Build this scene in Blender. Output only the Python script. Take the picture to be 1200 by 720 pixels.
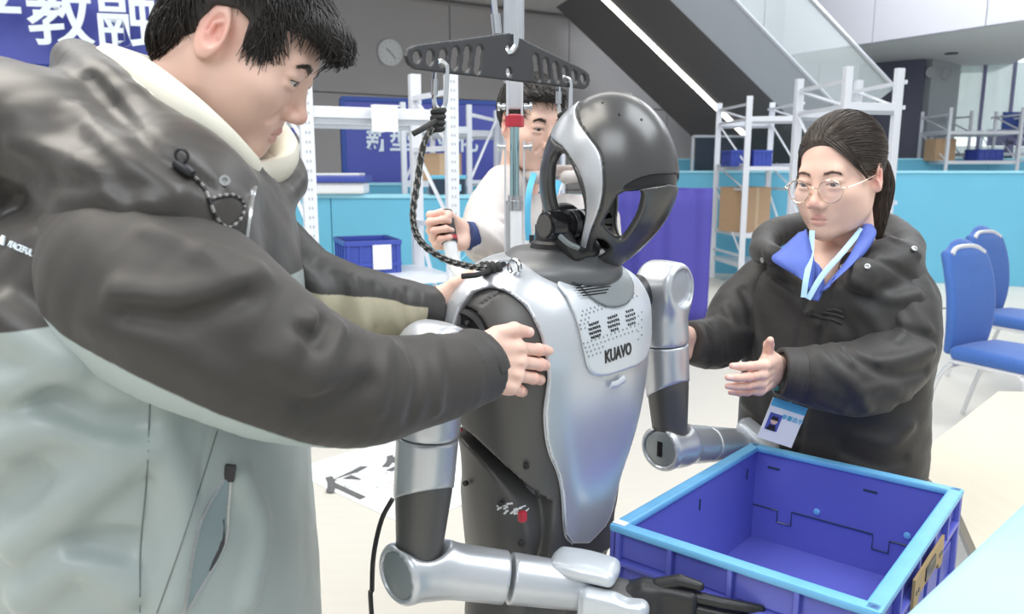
import bpy, bmesh, math, random, hashlib
import numpy as np
from mathutils import Vector, Matrix
random.seed(7); RNG = np.random.default_rng(7)
for o in list(bpy.data.objects): bpy.data.objects.remove(o)
SC = bpy.context.scene; COL = SC.collection
# ---------------------------------------------------------------- camera, world, lamps, exposure
FPX, CAMZ, HORIZ = 900.0, 1.45, 200.0
PITCH = math.atan((360-HORIZ)/FPX)
cd = bpy.data.cameras.new('camera'); cam = bpy.data.objects.new('camera', cd); COL.objects.link(cam)
cd.sensor_width = 36.0; cd.lens = 36.0*FPX/1200; cd.clip_end = 200; cd.clip_start = .02
cam.location = (0, 0, CAMZ); cam.rotation_euler = (math.pi/2-PITCH, 0, 0); SC.camera = cam
cd.dof.use_dof = True; cd.dof.focus_distance = 1.3; cd.dof.aperture_fstop = 7.0
SC.view_settings.view_transform = 'Standard'; SC.view_settings.look = 'None'
SC.view_settings.exposure = 0.12; SC.view_settings.gamma = 1.0; SC.view_settings.use_curve_mapping = False
W = bpy.data.worlds.new('hall_air'); SC.world = W; W.use_nodes = True
W.node_tree.nodes['Background'].inputs[0].default_value = (0.93, 0.965, 1.0, 1)
W.node_tree.nodes['Background'].inputs[1].default_value = 0.64
def area_lamp(name, loc, size, power, color, target=None):
    l = bpy.data.lights.new(name, 'AREA'); l.shape = 'RECTANGLE'; l.size, l.size_y = size; l.energy = power; l.color = color
    o = bpy.data.objects.new(name, l); COL.objects.link(o); o.location = loc
    d = Vector(target if target else (loc[0], loc[1]+1e-3, 0))-Vector(loc); o.rotation_euler = d.to_track_quat('-Z', 'Y').to_euler()
    return o
area_lamp('ceiling_lamp', (-2.2, 1.6, 5.2), (3.0, 3.0), 195, (1.0, 0.95, 0.86), (-.2, 1.3, 1))
area_lamp('ceiling_lamp', (2.6, 1.0, 5.2), (3.0, 3.0), 165, (0.93, 0.97, 1.0), (.4, 1.4, 1))
area_lamp('ceiling_lamp', (0.0, 7.0, 5.6), (6.0, 3.0), 240, (1.0, 0.98, 0.95))
area_lamp('ceiling_lamp', (5.5, 9.0, 5.6), (4.0, 4.0), 240, (0.95, 0.98, 1.0))
area_lamp('ceiling_lamp', (-5.0, 8.0, 5.6), (4.0, 4.0), 190, (1.0, 0.98, 0.95))
area_lamp('ceiling_lamp', (-1.0, -2.5, 4.8), (3.0, 2.0), 95, (0.92, 0.96, 1.0), (0, 1.5, .9))
# ---------------------------------------------------------------- pixel helpers (used to measure where things stand)
CW = np.array([0, 0, CAMZ]); FW = np.array([0, math.cos(PITCH), -math.sin(PITCH)]); UPV = np.array([0, math.sin(PITCH), math.cos(PITCH)])
def ray(px, py): return FW + np.array([1., 0, 0])*((px-600)/FPX) + UPV*((360-py)/FPX)
def at(px, py, Y):
    d = ray(px, py); return CW + d*(Y/d[1])
def atz(px, py, z):
    d = ray(px, py); return CW + d*((z-CAMZ)/d[2])
def unit(v):
    v = np.asarray(v, float); return v/np.linalg.norm(v)
# ---------------------------------------------------------------- object helpers
def tag(o, label=None, cat=None, group=None, kind=None):
    if label: o['label'] = label
    if cat: o['category'] = cat
    if group: o['group'] = group
    if kind: o['kind'] = kind
    return o
def empty(name, loc=(0, 0, 0), label=None, cat=None, group=None, rz=0, kind=None):
    o = bpy.data.objects.new(name, None); COL.objects.link(o); o.location = loc; o.rotation_euler = (0, 0, rz); o.empty_display_size = .05
    return tag(o, label, cat, group, kind)
def link(name, me, mat=None, parent=None, loc=None):
    o = bpy.data.objects.new(name, me); COL.objects.link(o)
    if mat is not None and len(me.materials) == 0:
        for m in (mat if isinstance(mat, (list, tuple)) else [mat]): me.materials.append(m)
    if parent is not None:
        o.parent = parent
        if loc is None: o.matrix_parent_inverse = parent_world(parent).inverted()
    if loc is not None: o.location = loc
    return o
def parent_world(o):
    m = Matrix.LocRotScale(o.location, o.rotation_euler, o.scale)
    if o.parent: m = parent_world(o.parent) @ o.matrix_parent_inverse @ m
    return m
def npmesh(name, V, Fq, smooth=True):
    me = bpy.data.meshes.new(name); V = np.asarray(V, np.float32)
    if isinstance(Fq, np.ndarray):
        n, k = Fq.shape
        me.vertices.add(len(V)); me.vertices.foreach_set('co', V.ravel())
        me.loops.add(n*k); me.loops.foreach_set('vertex_index', Fq.astype(np.int32).ravel())
        me.polygons.add(n); me.polygons.foreach_set('loop_start', np.arange(0, n*k, k, dtype=np.int32))
        me.polygons.foreach_set('use_smooth', np.full(n, smooth)); me.update(calc_edges=True); me.validate()
    else:
        me.from_pydata([tuple(map(float, v)) for v in V], [], [tuple(f) for f in Fq])
        me.polygons.foreach_set('use_smooth', np.full(len(me.polygons), smooth)); me.update()
    return me
def set_attr(me, name, vals):
    a = me.attributes.new(name, 'FLOAT', 'POINT'); a.data.foreach_set('value', np.asarray(vals, np.float32))
class MB:
    """collects shapes; build() links them as one mesh object"""
    def __init__(s): s.V = []; s.F = []; s.n = 0
    def add(s, V, F):
        s.V.append(np.asarray(V, float)); s.F += [tuple(int(i)+s.n for i in f) for f in F]; s.n += len(V); return s
    def box(s, c, d, R=None, bev=0.0):
        c = np.asarray(c, float); h = np.asarray(d, float)/2
        if bev <= 0:
            V = np.array([[x, y, z] for x in (-1, 1) for y in (-1, 1) for z in (-1, 1)])*h
            F = [(0, 1, 3, 2), (4, 6, 7, 5), (0, 4, 5, 1), (2, 3, 7, 6), (0, 2, 6, 4), (1, 5, 7, 3)]
        else:
            bm = bmesh.new(); bmesh.ops.create_cube(bm, size=1)
            for v in bm.verts: v.co = Vector((v.co.x*2*h[0], v.co.y*2*h[1], v.co.z*2*h[2]))
            bmesh.ops.bevel(bm, geom=bm.edges[:], offset=min(bev, .48*2*h.min()), segments=2, profile=.6, affect='EDGES')
            bm.verts.index_update(); V = np.array([v.co[:] for v in bm.verts]); F = [[v.index for v in f.verts] for f in bm.faces]; bm.free()
        if R is not None: V = V @ np.asarray(R).T
        return s.add(V+c, F)
    def tube(s, P, r, n=10, cap=True, close=False, flat=1.0, upv=None):
        P = np.asarray(P, float); m = len(P); r = np.broadcast_to(np.asarray(r, float), (m,))
        T = np.gradient(P, axis=0) if not close else np.roll(P, -1, 0)-np.roll(P, 1, 0)
        T /= np.linalg.norm(T, axis=1)[:, None]+1e-12
        u = np.asarray(upv, float) if upv is not None else (np.array([0, 0, 1.]) if abs(T[0][2]) < .9 else np.array([1., 0, 0]))
        V = []
        for i in range(m):
            a = np.cross(T[i], u); a /= np.linalg.norm(a)+1e-12; b = np.cross(a, T[i])
            if upv is None: u = b
            for k in range(n):
                q = 2*math.pi*k/n; V.append(P[i]+r[i]*(math.cos(q)*a+flat*math.sin(q)*b))
        F = []
        for i in range(m if close else m-1):
            j = (i+1) % m
            for k in range(n): F.append((i*n+k, i*n+(k+1) % n, j*n+(k+1) % n, j*n+k))
        if cap and not close: F += [tuple(range(n))[::-1], tuple((m-1)*n+k for k in range(n))]
        return s.add(V, F)
    def lathe(s, c, axis, prof, n=24, u=None):
        """prof: list of (radius, height along axis)"""
        a = unit(axis); u = unit(np.cross(a, [0, 0, 1.] if abs(a[2]) < .9 else [1., 0, 0])); w = np.cross(a, u); V = []
        for r, h in prof:
            for k in range(n): q = 2*math.pi*k/n; V.append(np.asarray(c)+a*h+r*(math.cos(q)*u+math.sin(q)*w))
        F = []; m = len(prof)
        for i in range(m-1):
            for k in range(n): F.append((i*n+k, i*n+(k+1) % n, (i+1)*n+(k+1) % n, (i+1)*n+k))
        F += [tuple(range(n))[::-1], tuple((m-1)*n+k for k in range(n))]
        return s.add(V, F)
    def prism(s, poly, o, ex, ey, ez, t):
        """polygon in (ex,ey) plane extruded by t along ez"""
        o, ex, ey, ez = [np.asarray(q, float) for q in (o, ex, ey, ez)]; n = len(poly)
        V = [o+ex*a+ey*b for a, b in poly]+[o+ex*a+ey*b+ez*t for a, b in poly]
        F = [tuple(range(n))[::-1], tuple(range(n, 2*n))]+[(k, (k+1) % n, n+(k+1) % n, n+k) for k in range(n)]
        return s.add(V, F)
    def build(s, name, mat, parent=None, smooth=False, loc=None):
        me = npmesh(name, np.concatenate(s.V), s.F, smooth)
        bm = bmesh.new(); bm.from_mesh(me); bmesh.ops.recalc_face_normals(bm, faces=bm.faces); bm.to_mesh(me); bm.free()
        if smooth:
            try: me.set_sharp_from_angle(angle=math.radians(40))
            except Exception: pass
        return link(name, me, mat, parent, loc)
def copy_tree(o, parent=None):
    c = o.copy(); COL.objects.link(c)
    if parent is not None: c.parent = parent
    for ch in list(o.children): copy_tree(ch, c)
    return c
def rotz(a): c, s = math.cos(a), math.sin(a); return np.array([[c, -s, 0], [s, c, 0], [0, 0, 1.]])
def rotx(a): c, s = math.cos(a), math.sin(a); return np.array([[1., 0, 0], [0, c, -s], [0, s, c]])
def roty(a): c, s = math.cos(a), math.sin(a); return np.array([[c, 0, s], [0, 1., 0], [-s, 0, c]])
# ---------------------------------------------------------------- materials
def mat(name, color, rough=.5, metal=0., var=.06, scale=8., bump=0., bscale=60., sss=0., coat=0., alpha=1., attr=None, spec=.5, emit=0., trans=0., sheen=0., stretch=None, detail=4):
    """principled material with procedural colour variation; attr = list of (attribute, colour, softness) masks painted where attribute<0"""
    m = bpy.data.materials.new(name); m.use_nodes = True; nt = m.node_tree; N = nt.nodes; L = nt.links
    b = N['Principled BSDF']; b.inputs['Roughness'].default_value = rough; b.inputs['Metallic'].default_value = metal
    b.inputs['Specular IOR Level'].default_value = spec; b.inputs['Coat Weight'].default_value = coat
    if sheen: b.inputs['Sheen Weight'].default_value = sheen; b.inputs['Sheen Roughness'].default_value = .4
    if sss: b.inputs['Subsurface Weight'].default_value = sss; b.inputs['Subsurface Radius'].default_value = (.012, .004, .002); b.inputs['Subsurface Scale'].default_value = 1.
    if trans: b.inputs['Transmission Weight'].default_value = trans
    if alpha < 1: b.inputs['Alpha'].default_value = alpha
    tc = N.new('ShaderNodeTexCoord'); vec = tc.outputs['Object']
    if stretch:
        mp = N.new('ShaderNodeMapping'); mp.inputs['Scale'].default_value = stretch; L.new(vec, mp.inputs['Vector']); vec = mp.outputs[0]
    nz = N.new('ShaderNodeTexNoise'); nz.inputs['Scale'].default_value = scale; nz.inputs['Detail'].default_value = detail; L.new(vec, nz.inputs['Vector'])
    mx = N.new('ShaderNodeMix'); mx.data_type = 'RGBA'; L.new(nz.outputs[0], mx.inputs[0])
    c = np.array(color[:3]); mx.inputs[6].default_value = (*np.clip(c*(1-var), 0, 1), 1); mx.inputs[7].default_value = (*np.clip(c*(1+var), 0, 1), 1)
    out = mx.outputs[2]
    for a, col, soft in (attr or []):
        at_ = N.new('ShaderNodeAttribute'); at_.attribute_name = a
        mr = N.new('ShaderNodeMapRange'); mr.inputs[1].default_value = -soft; mr.inputs[2].default_value = soft; mr.inputs[3].default_value = 1; mr.inputs[4].default_value = 0
        L.new(at_.outputs['Fac'], mr.inputs[0])
        m2 = N.new('ShaderNodeMix'); m2.data_type = 'RGBA'; L.new(mr.outputs[0], m2.inputs[0]); L.new(out, m2.inputs[6]); m2.inputs[7].default_value = (*col, 1); out = m2.outputs[2]
    L.new(out, b.inputs['Base Color'])
    if emit: L.new(out, b.inputs['Emission Color']); b.inputs['Emission Strength'].default_value = emit
    if bump:
        n2 = N.new('ShaderNodeTexNoise'); n2.inputs['Scale'].default_value = bscale; n2.inputs['Detail'].default_value = 3; L.new(vec, n2.inputs['Vector'])
        bp = N.new('ShaderNodeBump'); bp.inputs['Strength'].default_value = bump; bp.inputs['Distance'].default_value = .01
        L.new(n2.outputs[0], bp.inputs['Height']); L.new(bp.outputs[0], b.inputs['Normal'])
    return m
# ---------------------------------------------------------------- signed distance shapes -> mesh
f32 = np.float32
def A3(v): return np.asarray(v, f32)
def sph(c, r): c = A3(c); return lambda p: np.sqrt(((p-c)**2).sum(1))-r
def ell(c, r, R=None):
    c = A3(c); r = A3(r); R = None if R is None else np.asarray(R, f32)
    def f(p):
        q = p-c
        if R is not None: q = q @ R
        q = q/r; k0 = np.sqrt((q*q).sum(1)); q = q/r; k1 = np.sqrt((q*q).sum(1))
        return k0*(k0-1)/(k1+1e-9)
    return f
def cap(a, b, ra, rb=None):
    a = A3(a); b = A3(b); rb = ra if rb is None else rb; ab = b-a; l2 = float((ab*ab).sum())+1e-12
    def f(p):
        t = np.clip(((p-a) @ ab)/l2, 0, 1); q = p-a-t[:, None]*ab
        return np.sqrt((q*q).sum(1))-(ra+(rb-ra)*t)
    return f
def chain(P, R):
    R = np.broadcast_to(np.asarray(R, float), (len(P),)); fs = [cap(P[i], P[i+1], R[i], R[i+1]) for i in range(len(P)-1)]
    def f(p):
        d = fs[0](p)
        for g in fs[1:]: d = np.minimum(d, g(p))
        return d
    return f
def rbox(c, h, r, R=None):
    c = A3(c); h = A3(h)-r; R = None if R is None else np.asarray(R, f32)
    def f(p):
        q = p-c
        if R is not None: q = q @ R
        q = np.abs(q)-h
        return np.sqrt((np.maximum(q, 0)**2).sum(1))+np.minimum(q.max(1), 0)-r
    return f
def cyl(a, b, r, rnd=0.):
    a = A3(a); b = A3(b); L = float(np.linalg.norm(b-a)); ax = (b-a)/L
    def f(p):
        q = p-a; t = q @ ax; rad = np.sqrt(np.maximum(((q-t[:, None]*ax)**2).sum(1), 0)); dx = rad-r+rnd; dy = np.abs(t-L/2)-L/2+rnd
        return np.minimum(np.maximum(dx, dy), 0)+np.sqrt(np.maximum(dx, 0)**2+np.maximum(dy, 0)**2)-rnd
    return f
def plane(c, n): c = A3(c); n = A3(unit(n)); return lambda p: (p-c) @ n
def smn(a, b, k):
    if k <= 0: return np.minimum(a, b)
    h = np.maximum(k-np.abs(a-b), 0)/k; return np.minimum(a, b)-h*h*k*.25
def smx(a, b, k): return -smn(-a, -b, k)
class SD:
    """builds up a field: SD(f).u(g,k) union, .s(g,k) subtract, .i(g,k) intersect, .d(fn) displace"""
    def __init__(s, f): s.ops = [('b', f, 0)]
    def u(s, g, k=0.): s.ops.append(('u', g, k)); return s
    def s(s, g, k=0.): s.ops.append(('s', g, k)); return s
    def i(s, g, k=0.): s.ops.append(('i', g, k)); return s
    def d(s, g): s.ops.append(('d', g, 0)); return s
    def __call__(s, p):
        for o, g, k in s.ops:
            if o == 'b': d = g(p)
            elif o == 'u': d = smn(d, g(p), k)
            elif o == 's': d = smx(d, -g(p), k)
            elif o == 'i': d = smx(d, g(p), k)
            else: d = d+g(p)
        return d
def stack(Z, cx, cy, rx, ry, n=2.3):
    """column of superellipse sections along z"""
    T = np.stack(np.broadcast_arrays(np.asarray(Z, float), cx, cy, rx, ry), 1); T = spline(T, 6*len(T)); Z, cx, cy, rx, ry = T.T; Z = np.maximum.accumulate(Z+np.arange(len(Z))*1e-6)
    def f(p):
        z = p[:, 2]; zc = np.clip(z, Z[0], Z[-1])
        X = np.interp(zc, Z, cx); Y = np.interp(zc, Z, cy); RX = np.interp(zc, Z, rx); RY = np.interp(zc, Z, ry)
        k = (np.abs((p[:, 0]-X)/RX)**n+np.abs((p[:, 1]-Y)/RY)**n)**(1/n)
        d = (k-1)*np.minimum(RX, RY); e = np.maximum(z-Z[-1], Z[0]-z)
        return np.where(e > 0, np.sqrt(np.maximum(d, 0)**2+e*e), np.maximum(d, e)).astype(f32)
    return f
def folds(lines):
    """fabric folds: (points, width, height); height>0 ridge, <0 groove"""
    out = []
    for P, w, h in lines:
        P = np.asarray(P, float); out.append((chain(P, 0.0), w, h, (P.min(0)-2.6*w).astype(f32), (P.max(0)+2.6*w).astype(f32)))
    def f(p):
        d = np.zeros(len(p), f32)
        for g, w, h, a, b in out:
            i = np.nonzero(((p > a) & (p < b)).all(1))[0]
            if len(i): q = g(p[i])/w; d[i] -= h*np.exp(-q*q)
        return d
    return f
def along(P):
    """position along a polyline (0..1) and height above it"""
    P = np.asarray(P, float); n = len(P)-1
    def f(p):
        p = p.astype(float); best = np.full(len(p), 1e9); s = np.zeros(len(p)); z = np.zeros(len(p))
        for i in range(n):
            ab = P[i+1]-P[i]; t = np.clip((p-P[i]) @ ab/(ab @ ab), 0, 1); q = p-P[i]-t[:, None]*ab; d = (q*q).sum(1); m = d < best
            best = np.where(m, d, best); s = np.where(m, (i+t)/n, s); z = np.where(m, q[:, 2], z)
        return s, z
    return f
def wob(amp, freq, seed=0):
    """smooth pseudo-noise"""
    r = np.random.default_rng(seed); K = r.normal(size=(5, 3))*freq; ph = r.uniform(0, 6.28, 5); K2 = r.normal(size=(3, 3))*freq*2.3
    K = K.astype(f32); K2 = K2.astype(f32)
    def f(p):
        a = p @ K.T+ph.astype(f32); b = p @ K2.T
        return (amp*(np.sin(a[:, :3]+.8*np.sin(b)).sum(1)+np.sin(a[:, 3:]).sum(1))*.3).astype(f32)
    return f
CORN = np.array([[i, j, k] for i in (0, 1) for j in (0, 1) for k in (0, 1)])
EDG = [(a, b) for a in range(8) for b in range(8) if a < b and np.abs(CORN[a]-CORN[b]).sum() == 1]
def sdf_mesh(fn, lo, hi, h, slack=1.4, proj=2):
    lo = np.asarray(lo, float); hi = np.asarray(hi, float); B = 8
    nb = np.maximum(np.ceil((hi-lo)/(h*B)).astype(int), 1)
    bi = np.stack(np.meshgrid(*[np.arange(k) for k in nb], indexing='ij'), -1).reshape(-1, 3)
    c = (lo+(bi+.5)*B*h).astype(f32); d = np.concatenate([fn(c[i:i+200000]) for i in range(0, len(c), 200000)])
    bi = bi[np.abs(d) < slack*B*h*.87+.004]
    loc = np.stack(np.meshgrid(*[np.arange(9)]*3, indexing='ij'), -1).reshape(-1, 3)
    dims = nb*B+2; VV = []; KK = []; QQ = []
    key = lambda g: (g[:, 0]*dims[1]+g[:, 1])*dims[2]+g[:, 2]
    for s in range(0, len(bi), 500):
        b = bi[s:s+500]; n = len(b)
        P = (lo+(b[:, None, :]*B+loc[None])*h).reshape(-1, 3).astype(f32)
        D = fn(P).reshape(n, 9, 9, 9); I = D < 0
        cnt = np.zeros((n, 8, 8, 8), np.int8)
        for a, bb, cc in CORN: cnt += I[:, a:a+8, bb:bb+8, cc:cc+8]
        ix = np.argwhere((cnt > 0) & (cnt < 8))
        if len(ix) == 0: continue
        val = np.stack([D[ix[:, 0], ix[:, 1]+a, ix[:, 2]+bb, ix[:, 3]+cc] for a, bb, cc in CORN], 1)
        acc = np.zeros((len(ix), 3)); m = np.zeros(len(ix))
        for a, bb in EDG:
            va, vb = val[:, a], val[:, bb]; x = (va < 0) != (vb < 0); t = np.where(x, va/np.where(x, va-vb, 1), 0)
            acc += np.where(x[:, None], CORN[a]+t[:, None]*(CORN[bb]-CORN[a]), 0); m += x
        g = b[ix[:, 0]]*B+ix[:, 1:]; VV.append(lo+(g+acc/m[:, None])*h); KK.append(key(g))
        for ax in range(3):
            sl0 = [slice(None)]+[slice(0, 8)]*3; sl1 = list(sl0); sl1[ax+1] = slice(1, 9)
            e = np.argwhere(I[tuple(sl0)] != I[tuple(sl1)])
            if len(e) == 0: continue
            ge = b[e[:, 0]]*B+e[:, 1:]; ins = I[e[:, 0], e[:, 1], e[:, 2], e[:, 3]]
            u, v = (ax+1) % 3, (ax+2) % 3; q = []
            for du, dv in ((0, 0), (-1, 0), (-1, -1), (0, -1)):
                gg = ge.copy(); gg[:, u] += du; gg[:, v] += dv; q.append(np.where((gg.min(1) >= 0), key(gg), -1))
            q = np.stack(q, 1); q[~ins] = q[~ins][:, ::-1]; QQ.append(q)
    V = np.concatenate(VV); K = np.concatenate(KK); Q = np.concatenate(QQ)
    od = np.argsort(K); K = K[od]; V = V[od]
    J = np.searchsorted(K, Q); J = np.minimum(J, len(K)-1); ok = (K[J] == Q).all(1); J = J[ok]
    for _ in range(proj):
        p = V.astype(f32); d0 = fn(p); G = grad(fn, p, h*.35); gl = (G*G).sum(1)+1e-6
        st = G*(d0/np.maximum(gl, .15))[:, None]; sn = np.linalg.norm(st, axis=1)[:, None]
        V = V-st*np.minimum(1, .7*h/(sn+1e-9))
    return V, J
def grad(fn, p, e):
    g = np.zeros_like(p)
    for a in range(3):
        o = np.zeros(3, f32); o[a] = e; g[:, a] = (fn(p+o)-fn(p-o))/(2*e)
    return g
def trace(fn, px, py, t0=.3, t1=4.):
    """3D point where the sight line through a photo pixel meets a shape"""
    d = ray(px, py); d = d/np.linalg.norm(d); t = t0
    for _ in range(160):
        p = CW+d*t; v = float(fn(p[None].astype(f32))[0])
        if v < 3e-4: return p
        t += max(v*.7, 2e-4)
        if t > t1: return None
    return p
def traces(fn, pts, t0=.3, t1=4.):
    D = np.array([unit(ray(x, y)) for x, y in pts]); t = np.full(len(D), t0); done = np.zeros(len(D), bool)
    for _ in range(160):
        v = fn((CW+D*t[:, None]).astype(f32)); done |= v < 3e-4
        t = np.where(done, t, t+np.maximum(v*.7, 2e-4))
        if (done | (t > t1)).all(): break
    return (CW+D*t[:, None])[done & (t < t1)]
def snap(fn, P, off=0., it=4):
    p = np.asarray(P, f32).copy()
    for _ in range(it):
        g = grad(fn, p, .001); gl = np.linalg.norm(g, axis=1)[:, None]+1e-6; p = p-(fn(p)-off)[:, None]*g/gl/np.maximum(gl, .6)
    return p
def spline(P, n=24, close=False):
    P = np.asarray(P, float); m = len(P)
    if m < 3 and not close: return np.array([P[0]+(P[-1]-P[0])*t for t in np.linspace(0, 1, n)])
    out = []; tt = np.linspace(0, m if close else m-1, n, endpoint=not close)
    g = lambda i: P[i % m] if close else (P[i] if 0 <= i < m else (2*P[0]-P[1] if i < 0 else 2*P[-1]-P[-2]))
    for t in tt:
        i = int(min(t, (m if close else m-1)-1e-9)); u = t-i; a, b, c, d = g(i-1), g(i), g(i+1), g(i+2)
        out.append(.5*((2*b)+(c-a)*u+(2*a-5*b+4*c-d)*u*u+(3*b-a-3*c+d)*u**3))
    return np.array(out)
def poly_sd(poly):
    """signed distance to a 2D polygon"""
    P = np.asarray(poly, float)
    def f(x, y):
        d = np.full(x.shape, 1e9); s = np.ones(x.shape); n = len(P); j = n-1
        for i in range(n):
            ex, ey = P[j]-P[i]; wx = x-P[i][0]; wy = y-P[i][1]; t = np.clip((wx*ex+wy*ey)/(ex*ex+ey*ey+1e-12), 0, 1)
            d = np.minimum(d, (wx-ex*t)**2+(wy-ey*t)**2)
            c1 = y >= P[i][1]; c2 = y < P[j][1]; c3 = ex*wy > ey*wx
            s = np.where((c1 & c2 & c3) | (~c1 & ~c2 & ~c3), -s, s); j = i
        return s*np.sqrt(d)
    return f
def text_mesh(txt, size, bold=0., depth=0.002, align='CENTER', sx=1.):
    cu = bpy.data.curves.new('lettering', 'FONT'); cu.body = txt; cu.size = size; cu.align_x = align; cu.align_y = 'CENTER'; cu.extrude = depth/2; cu.offset = bold; cu.resolution_u = 3
    o = bpy.data.objects.new('lettering', cu); COL.objects.link(o); bpy.context.view_layer.update()
    me = bpy.data.meshes.new_from_object(o.evaluated_get(bpy.context.evaluated_depsgraph_get())); bpy.data.objects.remove(o); bpy.data.curves.remove(cu)
    V = np.array([v.co[:] for v in me.vertices]); V[:, 0] *= sx; F = [tuple(p.vertices) for p in me.polygons]; bpy.data.meshes.remove(me)
    return V, F
def place_text(name, txt, size, o, ex, ey, mat_, parent, bold=0., depth=.002, sx=1., surf=None, align='CENTER'):
    V, F = text_mesh(txt, size, bold, depth, align, sx); ex = unit(ex); ey = unit(ey); ez = np.cross(ex, ey)
    P = np.asarray(o)+V[:, :1]*ex+V[:, 1:2]*ey
    if surf is not None: P = snap(surf, P, 0.0)+(V[:, 2:3]+depth*.4)*ez
    else: P = P+V[:, 2:3]*ez
    return link(name, npmesh(name, P, F, False), mat_, parent)
# ---------------------------------------------------------------- materials used all over
M = {}
M['floor'] = mat('floor_vinyl', (.655, .625, .56), .42, var=.045, scale=3, stretch=(1, 9, 1), bump=.02)
M['greywall'] = mat('grey_wall_panel', (.50, .485, .49), .6, var=.05, scale=2, bump=.03)
M['lightwall'] = mat('pale_wall_panel', (.62, .63, .70), .5, var=.03, scale=2)
M['darkwall'] = mat('slate_wall', (.13, .135, .19), .5, var=.05, scale=2)
M['stonewall'] = mat('stone_wall', (.34, .36, .38), .35, var=.08, scale=3)
M['ceil'] = mat('ceiling_board', (.74, .73, .72), .7, var=.03)
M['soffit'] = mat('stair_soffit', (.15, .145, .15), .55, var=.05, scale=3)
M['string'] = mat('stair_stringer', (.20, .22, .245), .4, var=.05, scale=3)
M['led'] = mat('led_strip', (1, .95, .86), .5, var=0, emit=4.0)
M['cyan'] = mat('cyan_partition', (.15, .50, .70), .38, var=.08, scale=1.5)
M['cyantop'] = mat('cyan_ledge', (.36, .74, .90), .35, var=.04)
M['cyandecal'] = mat('pale_cyan_print', (.30, .72, .90), .4, var=.02)
M['banner'] = mat('blue_banner', (.085, .105, .44), .5, var=.07, scale=2)
M['bannerdk'] = mat('deep_blue_edge', (.035, .085, .36), .5, var=.05)
M['letter'] = mat('white_lettering', (.82, .90, .96), .5, var=.02)
M['rack'] = mat('white_rack_paint', (.74, .77, .83), .35, var=.03)
M['rackgrey'] = mat('rack_inner_grey', (.40, .43, .47), .4, var=.04)
M['hole'] = mat('dark_hole', (.05, .05, .055), .6, var=.02)
M['bluecrate'] = mat('blue_bin_plastic', (.055, .09, .42), .35, var=.06, scale=12)
M['card'] = mat('cardboard', (.50, .33, .20), .75, var=.08, scale=6, bump=.03, stretch=(1, 1, 12))
M['tape'] = mat('packing_tape', (.60, .44, .28), .3, var=.04)
M['paper'] = mat('white_paper', (.86, .88, .90), .6, var=.02)
M['cloth'] = mat('violet_blue_cloth', (.085, .075, .40), .75, var=.10, scale=5, bump=.15, bscale=14)
M['chrome'] = mat('polished_steel', (.72, .75, .78), .16, 1., var=.05, scale=20)
M['steel'] = mat('brushed_steel', (.58, .61, .64), .30, 1., var=.08, scale=20, stretch=(1, 1, 8))
M['black'] = mat('black_plastic', (.022, .022, .024), .38, var=.1, scale=20)
M['dark'] = mat('dark_screen', (.03, .05, .08), .2, var=.08)
M['speaker'] = mat('pale_grey_speaker', (.45, .47, .49), .5, var=.03)
M['fabric'] = mat('blue_chair_fabric', (.045, .135, .44), .7, var=.10, scale=30, bump=.08, bscale=300, sheen=.3)
M['silverpaint'] = mat('pale_silver_tube', (.72, .73, .76), .3, .4, var=.04)
M['wood'] = mat('pale_ash_top', (.60, .54, .41), .42, var=.07, scale=4, stretch=(14, 1, 1), detail=6)
M['counter'] = mat('white_gloss_counter', (.30, .49, .58), .35, var=.02)
M['glass'] = mat('clear_glass', (.78, .88, .90), .04, var=.01, alpha=.22)
M['inkgrey'] = mat('grey_print', (.13, .13, .13), .6, var=.3, scale=40)
# ---------------------------------------------------------------- floor, back wall, ceiling
def struct(o): o['kind'] = 'structure'; return o
struct(MB().box((0, 8, -.05), (40, 36, .1)).build('floor', M['floor']))
wa, wb = np.array([-9.0, 8.1, 0]), np.array([7.0, 17.7, 0]); wu = unit(wb-wa); wn = np.array([wu[1], -wu[0], 0])   # faces the camera
RW = np.stack([wu, -wn, [0, 0, 1]], 1)
wall = struct(MB().box((wa+wb)/2-wn*.2+[0, 0, 2.05], (18.7, .3, 4.1), RW).build('wall_back', M['greywall']))
wl = np.linalg.norm(wb-wa)
for k in range(8):
    for zc, hh in ((.55, 1.08), (1.85, 1.48), (3.33, 1.44)):
        MB().box(wa+wu*(wl*(k+.5)/8)+[0, 0, zc]-wn*.02, (wl/8-.015, .06, hh), RW, .006).build('panel', M['greywall'], wall)
ceil = struct(MB().box((-3.2, 12.0, 4.2), (9.5, 14.0, .12)).build('ceiling', M['ceil']))
for x, y in ((-1.0, 12.2), (-.2, 12.6), (-2.2, 11.4)): MB().box((x, y, 4.13), (.9, .10, .03), rotz(.5)).build('air_slot', M['hole'], ceil)
# ---------------------------------------------------------------- staircase seen from below
NB, NT = np.array([4.6, 10.6, 1.36]), np.array([-.55, 10.6, 6.0]); FB = np.array([4.1, 13.5, 1.11]); FT = FB+(NT-NB)*1.1
st = struct(empty('staircase', (3.5, 12, 0), kind='structure'))
def quadslab(name, a, b, c, d, off, m, par):
    V = np.array([a, b, c, d]+[np.asarray(q)+off for q in (a, b, c, d)]); return MB().add(V, [(0, 1, 2, 3), (7, 6, 5, 4), (0, 4, 5, 1), (1, 5, 6, 2), (2, 6, 7, 3), (3, 7, 4, 0)]).build(name, m, par)
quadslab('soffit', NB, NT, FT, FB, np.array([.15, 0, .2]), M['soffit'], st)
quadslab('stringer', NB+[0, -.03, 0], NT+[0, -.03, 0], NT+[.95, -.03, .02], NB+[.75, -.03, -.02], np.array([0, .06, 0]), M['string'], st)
mid = lambda t, s: (NB+(NT-NB)*t)*(1-s)+(FB+(FT-FB)*t)*s
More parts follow.
